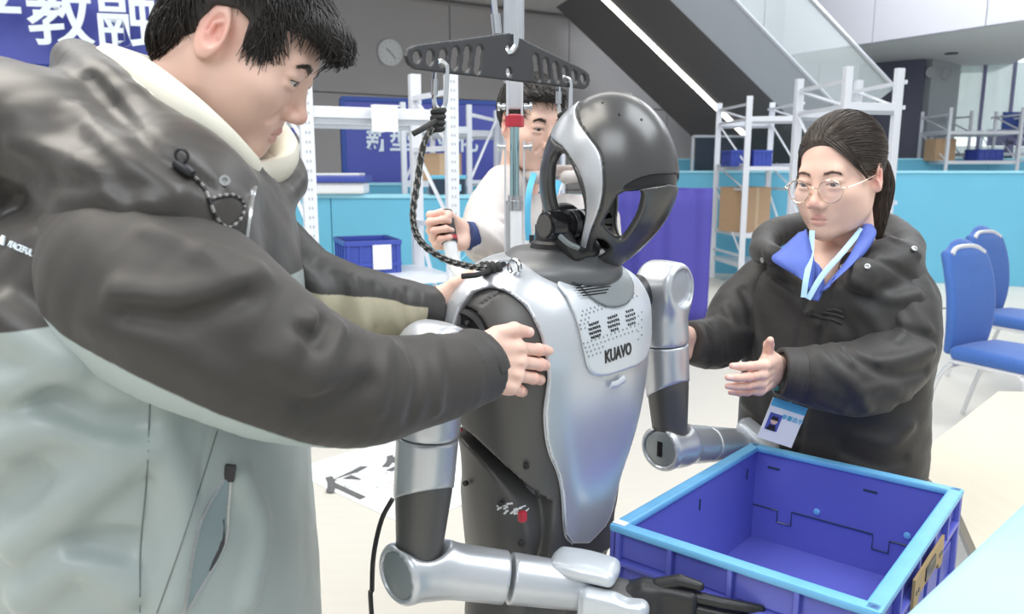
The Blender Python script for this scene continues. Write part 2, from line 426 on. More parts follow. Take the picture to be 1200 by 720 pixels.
a, b = mid(.155, .44), mid(.98, .44); c, d = mid(.98, .49), mid(.155, .49)
quadslab('light_strip', a-[0, 0, .02], b-[0, 0, .02], c-[0, 0, .02], d-[0, 0, .02], np.array([0.01, 0, .03]), M['led'], st)
g0, g1 = NB*.84+NT*.16+[.78, 0, -.015], NT+[.95, 0, .02]
quadslab('glass_balustrade', g0, g1, g1+[.55, 0, .45], g0+[.55, 0, .45], np.array([0, .02, 0]), M['glass'], st)
MB().tube([g0+[.55, .01, .45], g1+[.55, .01, .45]], .035, 8).build('handrail', M['steel'], st)
MB().tube([g0+[0, -.02, 0], g1+[0, -.02, 0]], .03, 6).build('bottom_rail', M['rackgrey'], st)
# ---------------------------------------------------------------- mezzanine on the right
mz = struct(empty('wall_right', (8, 12, 0), kind='structure'))
ma, mb_ = at(921, 70, 13.2), at(1330, 19, 9.2); ma[2] = mb_[2] = 3.30; mu = unit(mb_-ma); RM = np.stack([mu, [-mu[1], mu[0], 0], [0, 0, 1]], 1); ml = np.linalg.norm(mb_-ma)
for k in range(3):
    for zc, hh in ((3.75, .9), (4.68, .92), (5.62, .92)):
        MB().box(ma+mu*ml*(k+.5)/3+[0, 0, zc-3.3], (ml/3-.012, .2, hh-.012), RM, .004).build('panel', M['lightwall'], mz)
sofd = np.array([.35, 1., 0])*6
V = [ma, mb_, mb_+sofd, ma+sofd]; quadslab('soffit_board', V[0], V[1], V[2], V[3], np.array([0, 0, .1]), M['ceil'], mz)
for px, py, Y in ((1000, 66, 14.2), (1115, 62, 12.8), (1090, 67, 13.6)):
    MB().lathe(at(px, py, Y)*[1, 1, 0]+[0, 0, 3.285], (0, 0, 1), [(.10, 0), (.10, .02)], 14).build('downlight', M['hole'], mz)
# white wall behind the stair head
for k in range(3):
    for zc, hh in ((3.0, 1.1), (4.1, 1.1), (5.2, 1.1)):
        MB().box((3.9+k*1.02, 14.2, zc), (1.0, .2, hh-.015), None, .004).build('panel', M['lightwall'], mz)
dw = struct(empty('wall_far', (5, 15, 0), kind='structure'))
MB().box((5.55, 15.2, 1.9), (2.4, .3, 3.9)).build('recess_wall', M['darkwall'], dw)
q0, q1 = at(988, 130, 14.3), at(1084, 130, 13.4); qm = (q0+q1)/2; ang = math.atan2(q1[1]-q0[1], q1[0]-q0[0])
MB().box((qm[0], qm[1]+.1, 1.75), (np.linalg.norm(q1-q0), .25, 3.5), rotz(ang)).build('blue_grey_pier', M['darkwall'], dw)
q2 = at(1118, 130, 14.2); qm = (q1+q2)/2; ang = math.atan2(q2[1]-q1[1], q2[0]-q1[0])
MB().box((qm[0], qm[1]+.1, 1.75), (np.linalg.norm(q2-q1), .2, 3.5), rotz(ang)).build('stone_pier', M['stonewall'], dw)
# glass front with door
wi = struct(empty('window_1', (9, 14, 0), kind='structure'))
e0, e1 = at(1116, 130, 14.4), at(1330, 130, 13.4); eu = unit(e1-e0); el = np.linalg.norm(e1-e0); RE = np.stack([eu, [-eu[1], eu[0], 0], [0, 0, 1]], 1)
M['pane'] = mat('daylit_glass', (.60, .74, .76), .12, var=.22, scale=1.6, stretch=(6, 6, .6), spec=.8, alpha=.5)
M['frame'] = mat('violet_grey_frame', (.22, .22, .38), .4, var=.04)
bl = lambda s, z: e0*[1, 1, 0]+eu*s+[0, 0, z]
for k in range(6):
    for zc, hh in ((.95, 1.9), (2.7, 1.3)): MB().box(bl(el*(k+.5)/6, zc), (el/6-.05, .03, hh), RE).build('pane', M['pane'], wi)
    MB().box(bl(el*k/6, 1.75), (.05, .09, 3.5), RE).build('mullion', M['frame'], wi)
MB().box(bl(el/2+.3, 2.05), (el-.6, .12, .28), RE).build('transom', M['frame'], wi)
MB().box(bl(el/2+.4, 2.35), (el-.8, .10, .30), RE).build('blue_fascia', M['bannerdk'], wi)
M['dayglow'] = mat('daylight_outside', (.85, .97, .93), .5, var=.12, scale=1.5, stretch=(5, 1, .4), emit=1.1)
dg = struct(MB().box(bl(el/2, 1.8)+np.array([RE[0, 1], RE[1, 1], 0])*1.2, (el+1, .05, 3.6), RE).build('daylight_board', M['dayglow']))  # added glowing board behind the panes, stands in for the daylight outside
dr = struct(empty('door_1', (9.4, 13.8, 0), kind='structure'))
for s in (.95, 1.75, 2.55): MB().box(bl(s, 1.0)-np.array([RE[0, 1], RE[1, 1], 0])*.1, (.09, .08, 2.0), RE).build('door_post', M['frame'], dr)
MB().box(bl(1.75, 1.98)-np.array([RE[0, 1], RE[1, 1], 0])*.1, (1.7, .08, .1), RE).build('door_head', M['frame'], dr)
# ---------------------------------------------------------------- clock, wall discs
def clock(loc, r, nrm, label, grp=None, hands=True):
    t = empty('wall_clock' if hands else 'wall_speaker', loc, label, 'clock' if hands else 'speaker', grp)
    MB().lathe(loc, nrm, [(r*.96, 0), (r, .01), (r, .035), (r*.9, .045), (r*.88, .035), (0.001, .035)], 32).build('case', M['paper'] if hands else M['speaker'], t, True)
    if hands:
        u = unit(np.cross([0, 0, 1], nrm)); c = loc+unit(nrm)*.04
        for k in range(12):
            q = k*math.pi/6; dv = u*math.sin(q)+np.array([0, 0, math.cos(q)]); MB().tube([c+dv*r*.72, c+dv*r*.80], .006, 4).build('hour_mark', M['rackgrey'], t)
        for q, L in ((-.9, .45), (2.4, .62)):
            dv = u*math.sin(q)+np.array([0, 0, math.cos(q)]); MB().tube([c, c+dv*r*L], .006, 4).build('clock_hand', M['inkgrey'], t)
    return t
wallpt = lambda px, py: (lambda d: CW+d*(((wa-CW) @ wn)/(d @ wn)))(ray(px, py))
clock(wallpt(456, 62)+wn*.02, .20, wn, 'round white wall clock on the grey back wall')
clock(at(888, 42, 13.95), .13, (0, -1, 0), 'round white wall speaker on pale wall above the staircase glass', None, False)
clock(at(950, 90, 14.9), .16, (0, -1, 0), 'round grey wall speaker on dark recess under the mezzanine', None, False)
clock(at(1091, 85, 13.45), .10, (-.2, -1, 0), 'left one of two pale discs on the stone pier', None, False)
clock(at(1107, 87, 13.75), .10, (-.2, -1, 0), 'right one of two pale discs on the stone pier', None, False)
t = empty('wall_notice', wallpt(734, 116), 'small white framed notice on grey wall left of the stair foot', 'sign')
MB().box(wallpt(734, 116)+wn*.03, (.20, .03, .20), RW).build('notice_frame', M['paper'], t); MB().box(wallpt(734, 117)+wn*.06, (.11, .03, .12), RW).build('blue_picture', M['banner'], t)
# ---------------------------------------------------------------- banners
t = empty('overhead_banner', at(60, 40, 6.0), 'large overhead blue banner with big white Chinese characters at upper left', 'banner')
b0, b1 = at(-220, 30, 5.7), at(215, 30, 6.2); bu = unit((b1-b0)*[1, 1, 0]); RB = np.stack([bu, [-bu[1], bu[0], 0], [0, 0, 1]], 1); bw = np.linalg.norm((b1-b0)[:2]); bn = -RB[:, 1]
zc = at(60, 76, 5.95)[2]; bm_ = (b0+b1)/2
MB().box([bm_[0], bm_[1], zc+.55], (bw, .12, 1.1), RB, .01).build('face_board', M['banner'], t)
MB().box(np.array([bm_[0], bm_[1], zc-.05])-bn*.12, (bw-.02, .34, .10), RB, .01).build('lower_beam', M['bannerdk'], t)
p = at(98, 27, 5.9); place_text('lettering', '产教融合', .445, [p[0]+.10, p[1], p[2]]+bn*.07, bu, [0, 0, 1], M['letter'], t, bold=.006, depth=.012)
p = at(130, 72, 5.98); MB().box(p+bn*.07, (.09, .012, .10), RB).build('white_emblem', M['letter'], t)
t = empty('event_board', at(495, 160, 8.6), 'blue exhibition board with white Chinese words behind the left rack', 'banner')
b0, b1 = at(402, 160, 8.3), at(590, 160, 8.9); bu = unit((b1-b0)*[1, 1, 0]); RB = np.stack([bu, [-bu[1], bu[0], 0], [0, 0, 1]], 1); bw = np.linalg.norm((b1-b0)[:2]); bn = -RB[:, 1]; bm_ = (b0+b1)/2
MB().box([bm_[0], bm_[1], 1.22], (bw, .08, 1.9), RB, .008).build('board', M['banner'], t)
MB().box([bm_[0], bm_[1], 2.19], (bw+.02, .10, .05), RB, .008).build('top_rail', M['bannerdk'], t)
MB().box([b0[0], b0[1], 1.22], (.05, .10, 1.95), RB, .008).build('side_rail', M['bannerdk'], t)
p = at(478, 167, 8.55); place_text('lettering', '新型工业化', .25, p+bn*.06+bu*.16, bu, [0, 0, 1], M['letter'], t, bold=.005, depth=.01)
t = empty('display_board', at(326, 190, 7.6), 'plain blue display board behind the left rack beside the chin', 'banner')
MB().box(at(326, 190, 7.6)*[1, 1, 0]+[0, 0, .95], (.34, .06, 1.9), rotz(.3), .008).build('board', M['banner'], t); MB().box(at(326, 190, 7.6)*[1, 1, 0]+[0, 0, 1.92], (.36, .08, .05), rotz(.3)).build('top_rail', M['bannerdk'], t)
# ---------------------------------------------------------------- cyan partitions
def partition(p0, p1, h, label, decal=None, thick=.12):
    p0 = np.array([p0[0], p0[1], 0]); p1 = np.array([p1[0], p1[1], 0]); u = unit(p1-p0); L = np.linalg.norm(p1-p0); R = np.stack([u, [-u[1], u[0], 0], [0, 0, 1]], 1); c = (p0+p1)/2
    t = empty('partition_wall', c, label, 'partition', None); n = max(1, int(round(L/2.4)))
    for k in range(n): MB().box(p0+u*L*(k+.5)/n+[0, 0, h/2], (L/n-.006, thick, h), R, .004).build('panel', M['cyan'], t)
    MB().box(c+[0, 0, h+.012], (L, thick+.03, .03), R, .004).build('ledge', M['cyantop'], t)
    for s, z, r in (decal or []):
        q = p0+u*s+[0, 0, z]-R[:, 1]*(thick/2+.004)
        MB().tube([q+r*(math.cos(a)*u+math.sin(a)*np.array([0, 0, 1.])) for a in np.linspace(0, 6.28, 25)[:-1]], .012, 4, close=True).build('ring_print', M['cyandecal'], t)
        MB().box(q, (r*.7, .006, r*.7), R).build('square_print', M['cyandecal'], t)
    return t, u, R
pw1, u1, R1 = partition(at(100, 300, 6.3), at(700, 300, 6.0), 1.24, 'nearer cyan low partition behind the white rack and the blue bin', [(3.05, .86, .13), (.9, .9, .2)])
partition(at(150, 300, 8.0), at(640, 300, 8.1), 1.30, 'farther cyan low partition between the left racks and the blue board')
partition(at(770, 300, 11.3), at(1290, 300, 9.4), 1.42, 'long cyan partition on the right behind the blue chairs', [(3.0, .7, .16)])
partition(at(790, 300, 13.0), at(1330, 300, 12.4), 1.62, 'farther cyan partition under the distant right-hand racks')
for (px, py, Y) in ((352, 303, 6.15),): 
    MB().box(at(px, py, Y)-[0, .05, 0], (.28, .02, .16)).build('white_print', M['cyandecal'], pw1)
# ---------------------------------------------------------------- racks
def rack(FL, FR, BR, BL, h, shelves, label, hf=None, w=.045, beams=(), ends=(.3, .8, 1.3), braces=True, shelf_t=.05, holes=False, name='storage_rack', grp=None, hb=None):
    P = [np.array([q[0], q[1], 0.]) for q in (FL, FR, BR, BL)]; c = sum(P)/4; t = empty(name, c, label, 'rack', grp)
    u = unit(P[1]-P[0]); ang = math.atan2(u[1], u[0]); R = rotz(ang); v = unit(P[3]-P[0]); RV = rotz(math.atan2(v[1], v[0]))
    hs = [h, h, hb or h, hb or h]
    for k, q in enumerate(P):
        po = MB().box(q+[0, 0, hs[k]/2], (w, w*.8, hs[k]), R, .003).build('post', M['rack'], t)
        if holes and k < 2:
            m = MB()
            for z in np.arange(.7, h-.02, .05):
                for s in (-.009, .009): m.box(q+[0, 0, z]-R[:, 1]*(w*.4+.001)+u*s, (.007, .004, .013), R)
            o = m.build('slot_holes', M['rackgrey'], po); o['kind'] = 'stuff'
    for z in shelves:
        V = [q+[0, 0, z-shelf_t] for q in P]+[q+[0, 0, z] for q in P]
        MB().add(V, [(3, 2, 1, 0), (4, 5, 6, 7), (0, 1, 5, 4), (1, 2, 6, 5), (2, 3, 7, 6), (3, 0, 4, 7)]).build('shelf', M['rack'], t)
    for z in beams:
        for a, b in ((0, 1), (3, 2)):
            m_ = (P[a]+P[b])/2; MB().box(m_+[0, 0, z], (np.linalg.norm(P[b]-P[a]), .035, .06), R, .004).build('beam', M['rack'], t)
            MB().box(m_+[0, 0, z-.042], (np.linalg.norm(P[b]-P[a]), .022, .03), R).build('beam_lip', M['rackgrey'], t)
    for a, b in ((0, 3), (1, 2)):
        for z in ends: MB().box((P[a]+P[b])/2+[0, 0, z], (np.linalg.norm(P[b]-P[a]), .022, .03), RV).build('crossbar', M['rack'], t)
        if braces:
            for z0, z1 in zip(ends[:-1], ends[1:]): MB().tube([P[b]+[0, 0, z1], P[a]+[0, 0, z0]], .014, 4).build('brace', M['rack'], t)
    return t, P, u, R
rk1, P1, ru1, RR1 = rack(at(366, 300, 4.2), at(531, 300, 4.55), at(490, 300, 5.05), at(330, 300, 4.7), 1.99, (.36,), 'nearest white slotted rack at left, holding the blue bin on its shelf', beams=(1.76,), ends=(.35, 1.12, 1.58, 1.90), holes=True, w=.07, hb=2.05)
V0 = [q.copy() for q in P1]
MB().add([q+[0, 0, z] for z in (.795, .84) for q in P1], [(3, 2, 1, 0), (4, 5, 6, 7), (0, 1, 5, 4), (1, 2, 6, 5), (2, 3, 7, 6), (3, 0, 4, 7)]).build('shelf', M['rack'], rk1)
rack(at(476, 300, 6.7), at(551, 300, 6.95), at(582, 300, 7.6), at(509, 300, 7.4), 2.02, (.5, 1.36), 'white rack beyond the cyan wall with a cardboard box on it', beams=(1.80,), ends=(.4, .9, 1.35, 1.93))
rack(at(592, 300, 7.4), at(644, 300, 7.7), at(658, 300, 8.3), at(588, 300, 8.1), 2.05, (.5, 1.3), 'white rack partly hidden behind the steel lifting pole', beams=(1.65, 1.85), ends=(.4, .9, 1.35, 1.93))
rk5, P5, u5, R5 = rack(at(869, 300, 9.5), at(926, 300, 9.4), at(895, 300, 10.4), at(835, 300, 10.5), 2.33, (.30, .68, 1.50), 'white shelving rack with cardboard box and blue bins left of the woman', beams=(2.06,), ends=(.4, 1.22, 1.52, 2.06, 2.24), w=.07)
rk4, P4, u4, R4 = rack(at(978, 300, 6.0), at(1036, 300, 6.1), at(991, 300, 6.9), at(924, 300, 6.8), 2.22, (.5,), 'tall white rack directly behind the head of the woman', beams=(1.93,), ends=(.5, 1.2, 1.93, 2.12), w=.06)
rack(at(1098, 300, 12.1), at(1180, 300, 12.0), at(1150, 300, 12.9), at(1066, 300, 12.95), 2.40, (.5, 1.6, 2.05), 'distant white rack at far right before the stone pier', ends=(.5, 1.6, 2.05, 2.3))
rack(at(1122, 300, 13.4), at(1206, 300, 13.2), at(1178, 300, 13.9), at(1090, 300, 13.95), 2.45, (.5, 1.75), 'distant white rack at far right before the glass door', ends=(.5, 1.6, 2.1, 2.35))
rack(at(1086, 300, 14.6), at(1150, 300, 14.4), at(1136, 300, 14.9), at(1074, 300, 15.0), 2.2, (.5, 1.75), 'farthest white rack at right, seen between nearer posts', ends=(.5, 1.75, 2.1))
rack(at(1040, 300, 13.6), at(1078, 300, 13.5), at(1066, 300, 14.1), at(1030, 300, 14.1), 2.1, (1.6,), 'distant white rack in front of the blue grey pier', ends=(.5, 1.6, 2.0))
# ---------------------------------------------------------------- bins and boxes on the racks
def bin_(name, c, d, ang, label, cat='bin', card=False, grp=None, wallmat=None):
    """open plastic bin with rim, ribbed sides; c = centre of its bottom"""
    m = wallmat or M['bluecrate']; R = rotz(ang); c = np.asarray(c, float); L, Wd, H = d; t = empty(name, c, label, cat, grp)
    loc = lambda x, y, z: c+R @ np.array([x, y, z])
    MB().box(loc(0, 0, .008), (L, Wd, .016), R).build('bottom', m, t)
    for x, y, sx, sy in ((0, -Wd/2, L, .012), (0, Wd/2, L, .012), (-L/2, 0, .012, Wd), (L/2, 0, .012, Wd)):
        MB().box(loc(x, y, H/2), (sx, sy, H), R).build('side_wall', m, t)
        MB().box(loc(x*1.02, y*1.02, H-.015), (sx+.02, sy+.02, .03), R, .004).build('rim', m, t)
        lon = L if sx > sy else Wd; n = 5
        for k in range(n):
            s = (k/(n-1)-.5)*lon*.96
            MB().box(loc(x*1.03+(s if sx > sy else 0), y*1.03+(0 if sx > sy else s), H*.45), (.018, .018, H*.88), R).build('rib', m, t)
        MB().box(loc(x*1.03, y*1.03, H*.28), (sx+.01, sy+.012, .02), R).build('side_rail', m, t)
    if card: MB().box(loc(L*.16, -Wd/2*1.06-.008, H*.50), (L*.36, .004, H*.74), R).build('white_card', M['paper'], t)
    return t
cpos = at(436, 322, 4.72); bin_('storage_bin', [cpos[0]-.03, cpos[1]+.02, .84], (.31, .36, .20), math.atan2(ru1[1], ru1[0])-.05, 'blue slatted plastic bin with white card on the left rack', card=True)
sg = empty('hanging_card', at(452, 138, 4.33), 'blank white card hung over the beam of the left rack', 'sign'); q = at(452, 140, 4.31)
MB().box(q-[0, .028, 0], (.145, .004, .135), RR1, .001).build('card_face', M['paper'], sg); MB().box(q+[0, -.005, .072], (.15, .05, .006), RR1).build('card_fold', M['paper'], sg)
def carton(c, d, ang, label, grp=None):
    R = rotz(ang); c = np.asarray(c, float); t = empty('cardboard_box', c, label, 'box', grp); e = .004
    MB().box(c+[0, 0, d[2]/2], d, R, .006).build('carton', M['card'], t)
    MB().box(c+[0, 0, d[2]/2], (.05, d[1]+e, d[2]+e), R).build('tape_strip', M['tape'], t)
    for s in (-1, 1): MB().box(c+R @ np.array([s*d[0]*.25, 0, d[2]+.002]), (d[0]*.49, d[1], .004), R).build('flap', M['card'], t)
    return t
q = at(872, 273, 9.95); carton([q[0], 9.98, .68], (.50, .40, .56), .55, 'large brown cardboard box on the middle shelf left of the woman')
q = at(521, 203, 7.15); carton([q[0]-.05, q[1], 1.36], (.36, .28, .24), .3, 'brown cardboard box on the rack behind the cyan wall')
for px, Y, s, lb in ((1100, 12.45, .22, 'small distant brown box on the far right rack'),):
    q = at(px, 190, Y); carton([q[0], q[1], 1.60], (.34, .28, .34), .1, lb)
for px, Y, lb in ((861, 9.85, 'left blue bin of the pair on the upper shelf by the woman'), (887, 9.85, 'right blue bin of the pair on the upper shelf by the woman')):
    q = at(px, 196, Y); bin_('storage_bin', [q[0], q[1], 1.50], (.22, .30, .20), .12, lb)
q = at(1152, 190, 12.4); bin_('storage_bin', [q[0], q[1], 1.60], (.4, .3, .18), .1, 'distant blue bin on the far right rack')
# things on the nearer left partition and beyond
q = at(400, 219, 6.15); t = empty('lidded_tray', [q[0], 6.15, 1.266], 'white plastic tray with blue lid resting on the cyan wall', 'tray')
MB().box([q[0], 6.15, 1.315], (.40, .26, .09), None, .02).build('tray_body', M['paper'], t); MB().box([q[0]-.04, 6.15, 1.385], (.52, .32, .05), None, .012).build('blue_lid', M['bluecrate'], t); MB().box([q[0]+.0, 6.15, 1.42], (.34, .24, .02), None, .008).build('white_lid_top', M['paper'], t)
q = at(525, 212, 6.1); t = empty('tool_case', [q[0], 6.1, 1.266], 'small black tool case on the cyan wall beside the cardboard box', 'case')
MB().box([q[0], 6.1, 1.33], (.28, .2, .125), None, .012).build('case_body', M['dark'], t); MB().box([q[0], 6.1, 1.40], (.29, .21, .03), None, .008).build('case_lid', M['cyan'], t); MB().box([q[0]+.05, 5.99, 1.32], (.12, .01, .05)).build('case_label', M['cyandecal'], t)
q = at(828, 195, 11.0); t = empty('display_screen', [q[0], 11.9, 0], 'black display screen in a white frame behind the shelving rack', 'screen')
MB().box([q[0]+.35, 11.9, 1.69], (.62, .04, .50), None, .006).build('screen', M['dark'], t)
for z in (1.42, 1.96): MB().box([q[0]+.65, 11.9, z], (1.3, .05, .035)).build('frame_bar', M['rack'], t)
for x in (0, 1.3): MB().box([q[0]+x, 11.9, .98], (.035, .05, 1.96)).build('frame_post', M['rack'], t)
# ---------------------------------------------------------------- cloth screen on feet
t = empty('cloth_screen', at(770, 362, 5.6), 'violet blue cloth screen standing behind the robot head', 'screen')
c0, c1 = at(688, 300, 6.6), at(832, 300, 6.3); n = 40; V = []; F = []
for j in range(9):
    for i in range(n+1):
        s = i/n; z = .20+(1.31-.20)*j/8-.02*math.sin(s*math.pi)*(j == 8); off = .012*math.sin(s*23+j*.15)+.008*math.sin(s*51+1)+.003*math.sin(j*1.9)
        V.append([c0[0]+(c1[0]-c0[0])*s, c0[1]+(c1[1]-c0[1])*s+off, z-.01*math.sin(s*17)*(j == 0)])
for j in range(8):
    for i in range(n): a = j*(n+1)+i; F.append((a, a+1, a+n+2, a+n+1))
o = MB().add(V, F).build('cloth', M['cloth'], t, True); md = o.modifiers.new('thickness', 'SOLIDIFY'); md.thickness = .012
for q in (c0, c1):
    MB().tube([[q[0]-.02, q[1]+.03, 0.02], [q[0]-.02, q[1]+.03, 1.3]], .012, 6).build('upright', M['black'], t); MB().box([q[0]-.02, q[1]+.0, .01], (.05, .36, .02)).build('foot', M['black'], t)
MB().tube([c0*[1, 1, 0]+[0, .03, 1.3], c1*[1, 1, 0]+[0, .03, 1.3]], .012, 6).build('top_bar', M['cloth'], t)
# ---------------------------------------------------------------- banquet chairs
def chair(label):
    t = empty('banquet_chair', (0, 0, 0), label, 'chair', 'blue banquet chairs')
    bm = SD(rbox((0, 0, 0), (.205, .028, .29), .027)).u(ell((0, 0, .26), (.17, .03, .09)), .03)
    def bend(f):
        def g(p):
            q = p.copy(); z = q[:, 2]; w = 1-.20*np.clip((-z)/.29, 0, 1)**2-.16*np.clip((z-.12)/.2, 0, 1)**2; q[:, 0] = q[:, 0]/w; q[:, 1] = q[:, 1]-.05*(z/.3)**2-.12*z*.9; return f(q)*.85
        return g
    V, Q = sdf_mesh(bend(bm), (-.26, -.1, -.36), (.26, .14, .40), .012); V = V+np.array([0, .20, .72])
    link('backrest', npmesh('backrest', V, Q), M['fabric'], t)
    s = SD(rbox((0, -.04, .455), (.215, .215, .04), .035)).u(ell((0, -.04, .475), (.20, .2, .03)), .03); V, Q = sdf_mesh(s, (-.27, -.32, .38), (.27, .24, .55), .012); link('seat', npmesh('seat', V, Q), M['fabric'], t)
    for x in (-1, 1):
        MB().tube(spline([[x*.20, .15, .40], [x*.20, .22, .30], [x*.205, .30, .02], [x*.205, .31, .0]], 10), .013, 8).build('leg', M['silverpaint'], t, True)
        MB().tube(spline([[x*.20, -.20, .41], [x*.205, -.245, .34], [x*.21, -.27, .02], [x*.21, -.27, 0]], 10), .013, 8).build('leg', M['silverpaint'], t, True)
        MB().tube([[x*.20, .17, .41], [x*.20, -.22, .41]], .012, 8).build('side_rail', M['silverpaint'], t, True)
    MB().tube(spline([[-.15, .245, .99], [-.08, .262, 1.025], [.08, .262, 1.025], [.15, .245, .99]], 12), .014, 8).build('top_handle', M['silverpaint'], t, True)
    MB().tube([[-.2, .2, .36], [.2, .2, .36]], .009, 6).build('stretcher', M['silverpaint'], t, True)
    return t
CH = chair('nearest blue banquet chair with pale metal legs at right edge'); f0 = atz(1076, 497, 0); f1 = atz(1128, 482, 0)
def setchair(o, foot, az):
    # near rear leg foot at local (x=+-.205, y=.31) is put at foot
    R = rotz(az); o.location = Vector(foot-R @ np.array([-.205, .31, 0])); o.rotation_euler = (0, 0, az)
setchair(CH, f0, math.radians(28))
C2 = copy_tree(CH); C2['label'] = 'second blue banquet chair, just behind the nearest one, before the cyan wall'; setchair(C2, f0+[.75, 1.05, 0], math.radians(28))
C3 = copy_tree(CH); C3['label'] = 'third blue banquet chair, only a sliver showing at the right edge'; setchair(C3, f0+[1.62, 1.55, 0], math.radians(28))
# ---------------------------------------------------------------- table, counter, floor sheets
zt = .72; C0, T1, T2, T3 = [atz(x, y, zt) for x, y in ((1170, 459), (1066, 540), (1121, 592), (1141, 662))]
pl = [C0[:2], T1[:2], T2[:2], T3[:2]+[.01, -.02], [2.1, T3[1]-.02], [2.5, 2.45]]
t = empty('wooden_table', (1.5, 1.9, 0), 'pale ash wooden table at right behind the blue crate', 'table')
MB().prism([tuple(q) for q in pl], (0, 0, zt-.03), (1, 0, 0), (0, 1, 0), (0, 0, 1), .03).build('tabletop', M['wood'], t)
MB().prism([tuple(np.array(q)*.995+np.array([.008, .01])) for q in pl], (0, 0, zt-.05), (1, 0, 0), (0, 1, 0), (0, 0, 1), .02).build('edge_band', M['rackgrey'], t)
for q in ((1.12, 1.8), (1.62, 2.38), (2.35, 2.35), (2.0, 1.45)): MB().box((q[0], q[1], (zt-.05)/2), (.05, .05, zt-.05), None, .004).build('leg', M['silverpaint'], t)
zc = 1.05; K0, K1 = atz(1035, 739, zc), atz(1206, 580, zc); ku = unit(K1-K0); kv = np.array([ku[1], -ku[0], 0]); RK = np.stack([ku, -kv, [0, 0, 1]], 1)
t = empty('white_counter', K1*[1, 1, 0]+kv*.3, 'glossy white counter corner in the near right foreground', 'counter'); kc = (K0+K1)/2+kv*.30
L = np.linalg.norm(K1-K0)
MB().box([kc[0], kc[1], zc-.02], (L+.02, .60, .04), RK, .012).build('countertop', M['counter'], t, True); MB().box([kc[0]+kv[0]*.03, kc[1]+kv[1]*.03, (zc-.04)/2], (L-.04, .5, zc-.04), RK, .006).build('body', M['counter'], t)
MB().box([kc[0]+kv[0]*.03, kc[1]+kv[1]*.03, .04], (L-.1, .44, .08), RK).build('plinth', M['rackgrey'], t)
sh = empty('floor_sheet', atz(430, 575, 0), 'white printed sheet with dark Chinese character on the floor', 'sign')
S0 = atz(340, 553, 0); dn_ = unit(atz(450, 601, 0)-atz(420, 587, 0)); rt_ = unit(np.cross([0, 0, 1.], dn_)); rt_ = rt_ if rt_[1] > 0 else -rt_
Rs = np.stack([dn_, rt_, [0, 0, 1]], 1); MB().box(S0+dn_*.45+rt_*.60+[0, 0, .003], (.9, 1.2, .004), Rs).build('sheet', M['paper'], sh)
ck = atz(424, 569, 0); place_text('lettering', '任务', .34, ck+[0, 0, .008]+rt_*.17, rt_, -dn_, M['inkgrey'], sh, bold=.004, depth=.002)
for k, (px, py) in enumerate(((1103, 362), (1120, 380), (1092, 380), (1168, 348))):
    q = atz(px, py, 0); o = MB().box(q+[0, 0, .003], (.16, .05, .004), rotz(.4+k)).build('floor_mark', M['inkgrey']); tag(o, ['dark floor tape mark left of the second chair back', 'dark floor tape mark near the chair legs, lower of three', 'dark floor tape mark nearest to the sleeve of the woman', 'dark floor tape mark behind the second chair'][k], 'tape')
# ================================================================ the robot
M['silver'] = mat('satin_silver_shell', (.60, .625, .66), .30, .55, var=.05, scale=6)
M['silverlight'] = mat('pale_chest_panel', (.66, .70, .74), .32, .35, var=.03)
M['graphite'] = mat('graphite_panel', (.105, .103, .100), .42, .25, var=.10, scale=10, bump=.02, bscale=400)
M['helmet'] = mat('dark_metallic_helmet', (.095, .095, .095), .28, .55, var=.10, scale=8)
M['rim'] = mat('steel_rim', (.42, .44, .48), .35, .7, var=.05)
M['disc'] = mat('grey_joint_disc', (.27, .30, .31), .35, .3, var=.05)
M['gloss'] = mat('gloss_black', (.012, .012, .014), .12, var=.1)
M['red'] = mat('red_plastic', (.45, .03, .05), .4, var=.1)
def tolocal(fn, R, o): R = np.asarray(R, f32); o = A3(o); return lambda p: fn((p-o) @ R)
def sd_obj(name, fn, lo, hi, h, m, parent, R=None, o=None, slack=1.4, attrs=None, extra=None):
    V, Q = sdf_mesh(fn, lo, hi, h, slack)
    me_attr = {k: g(V.astype(f32)) for k, g in (attrs or {}).items()}
    if R is not None: V = V @ np.asarray(R).T+np.asarray(o)
    me = npmesh(name, V, Q)
    for k, v in me_attr.items(): set_attr(me, k, v)
    return link(name, me, m, parent)
RF = unit([.714, -.70, 0]); RRt = np.array([-.70, -.714, 0]); RR = np.stack([RRt, RF, [0, 0, 1]], 1); RO = np.array([.061, 1.25, 0])
robot = empty('humanoid_robot', RO, 'silver and black humanoid robot hung from a rope, facing right and holding the blue crate', 'robot')
rl = lambda p: (np.asarray(p)-RO) @ RR          # world -> robot local (right, forward, up)
rw = lambda p: np.asarray(p) @ RR.T+RO
torso0 = stack([.80, .86, .93, 1.0, 1.08, 1.16, 1.22, 1.265, 1.295, 1.312, 1.32], 0, [-.01, -.01, -.008, 0, 0, 0, -.002, -.005, -.008, -.01, -.01],
               [.135, .145, .155, .165, .18, .192, .188, .168, .135, .10, .06], [.095, .105, .112, .118, .128, .132, .128, .112, .09, .07, .045], 2.5)
torsoW = tolocal(torso0, RR, RO)
def azz(P):
    q = rl(P); return np.stack([np.arctan2(q[:, 0], q[:, 1]), q[:, 2]], 1)
arch = [(533, 384), (540, 360), (554, 343), (575, 336), (596, 342), (617, 359), (631, 384), (638, 405), (643, 440), (641, 460), (638, 485), (640, 513), (645, 534), (654, 555), (659, 583), (662, 625), (671, 637)]
A_ = azz(traces(torsoW, arch)); A_ = A_.tolist()
zb = A_[-1][1]
polyA = [[2.55, A_[0][1]-.02], [2.3, A_[0][1]+.0]]+A_+[[.02, zb-.015], [-.4, zb-.02], [-.4, .60], [2.55, .60]]
pA = poly_sd([(a*.15, z) for a, z in polyA])
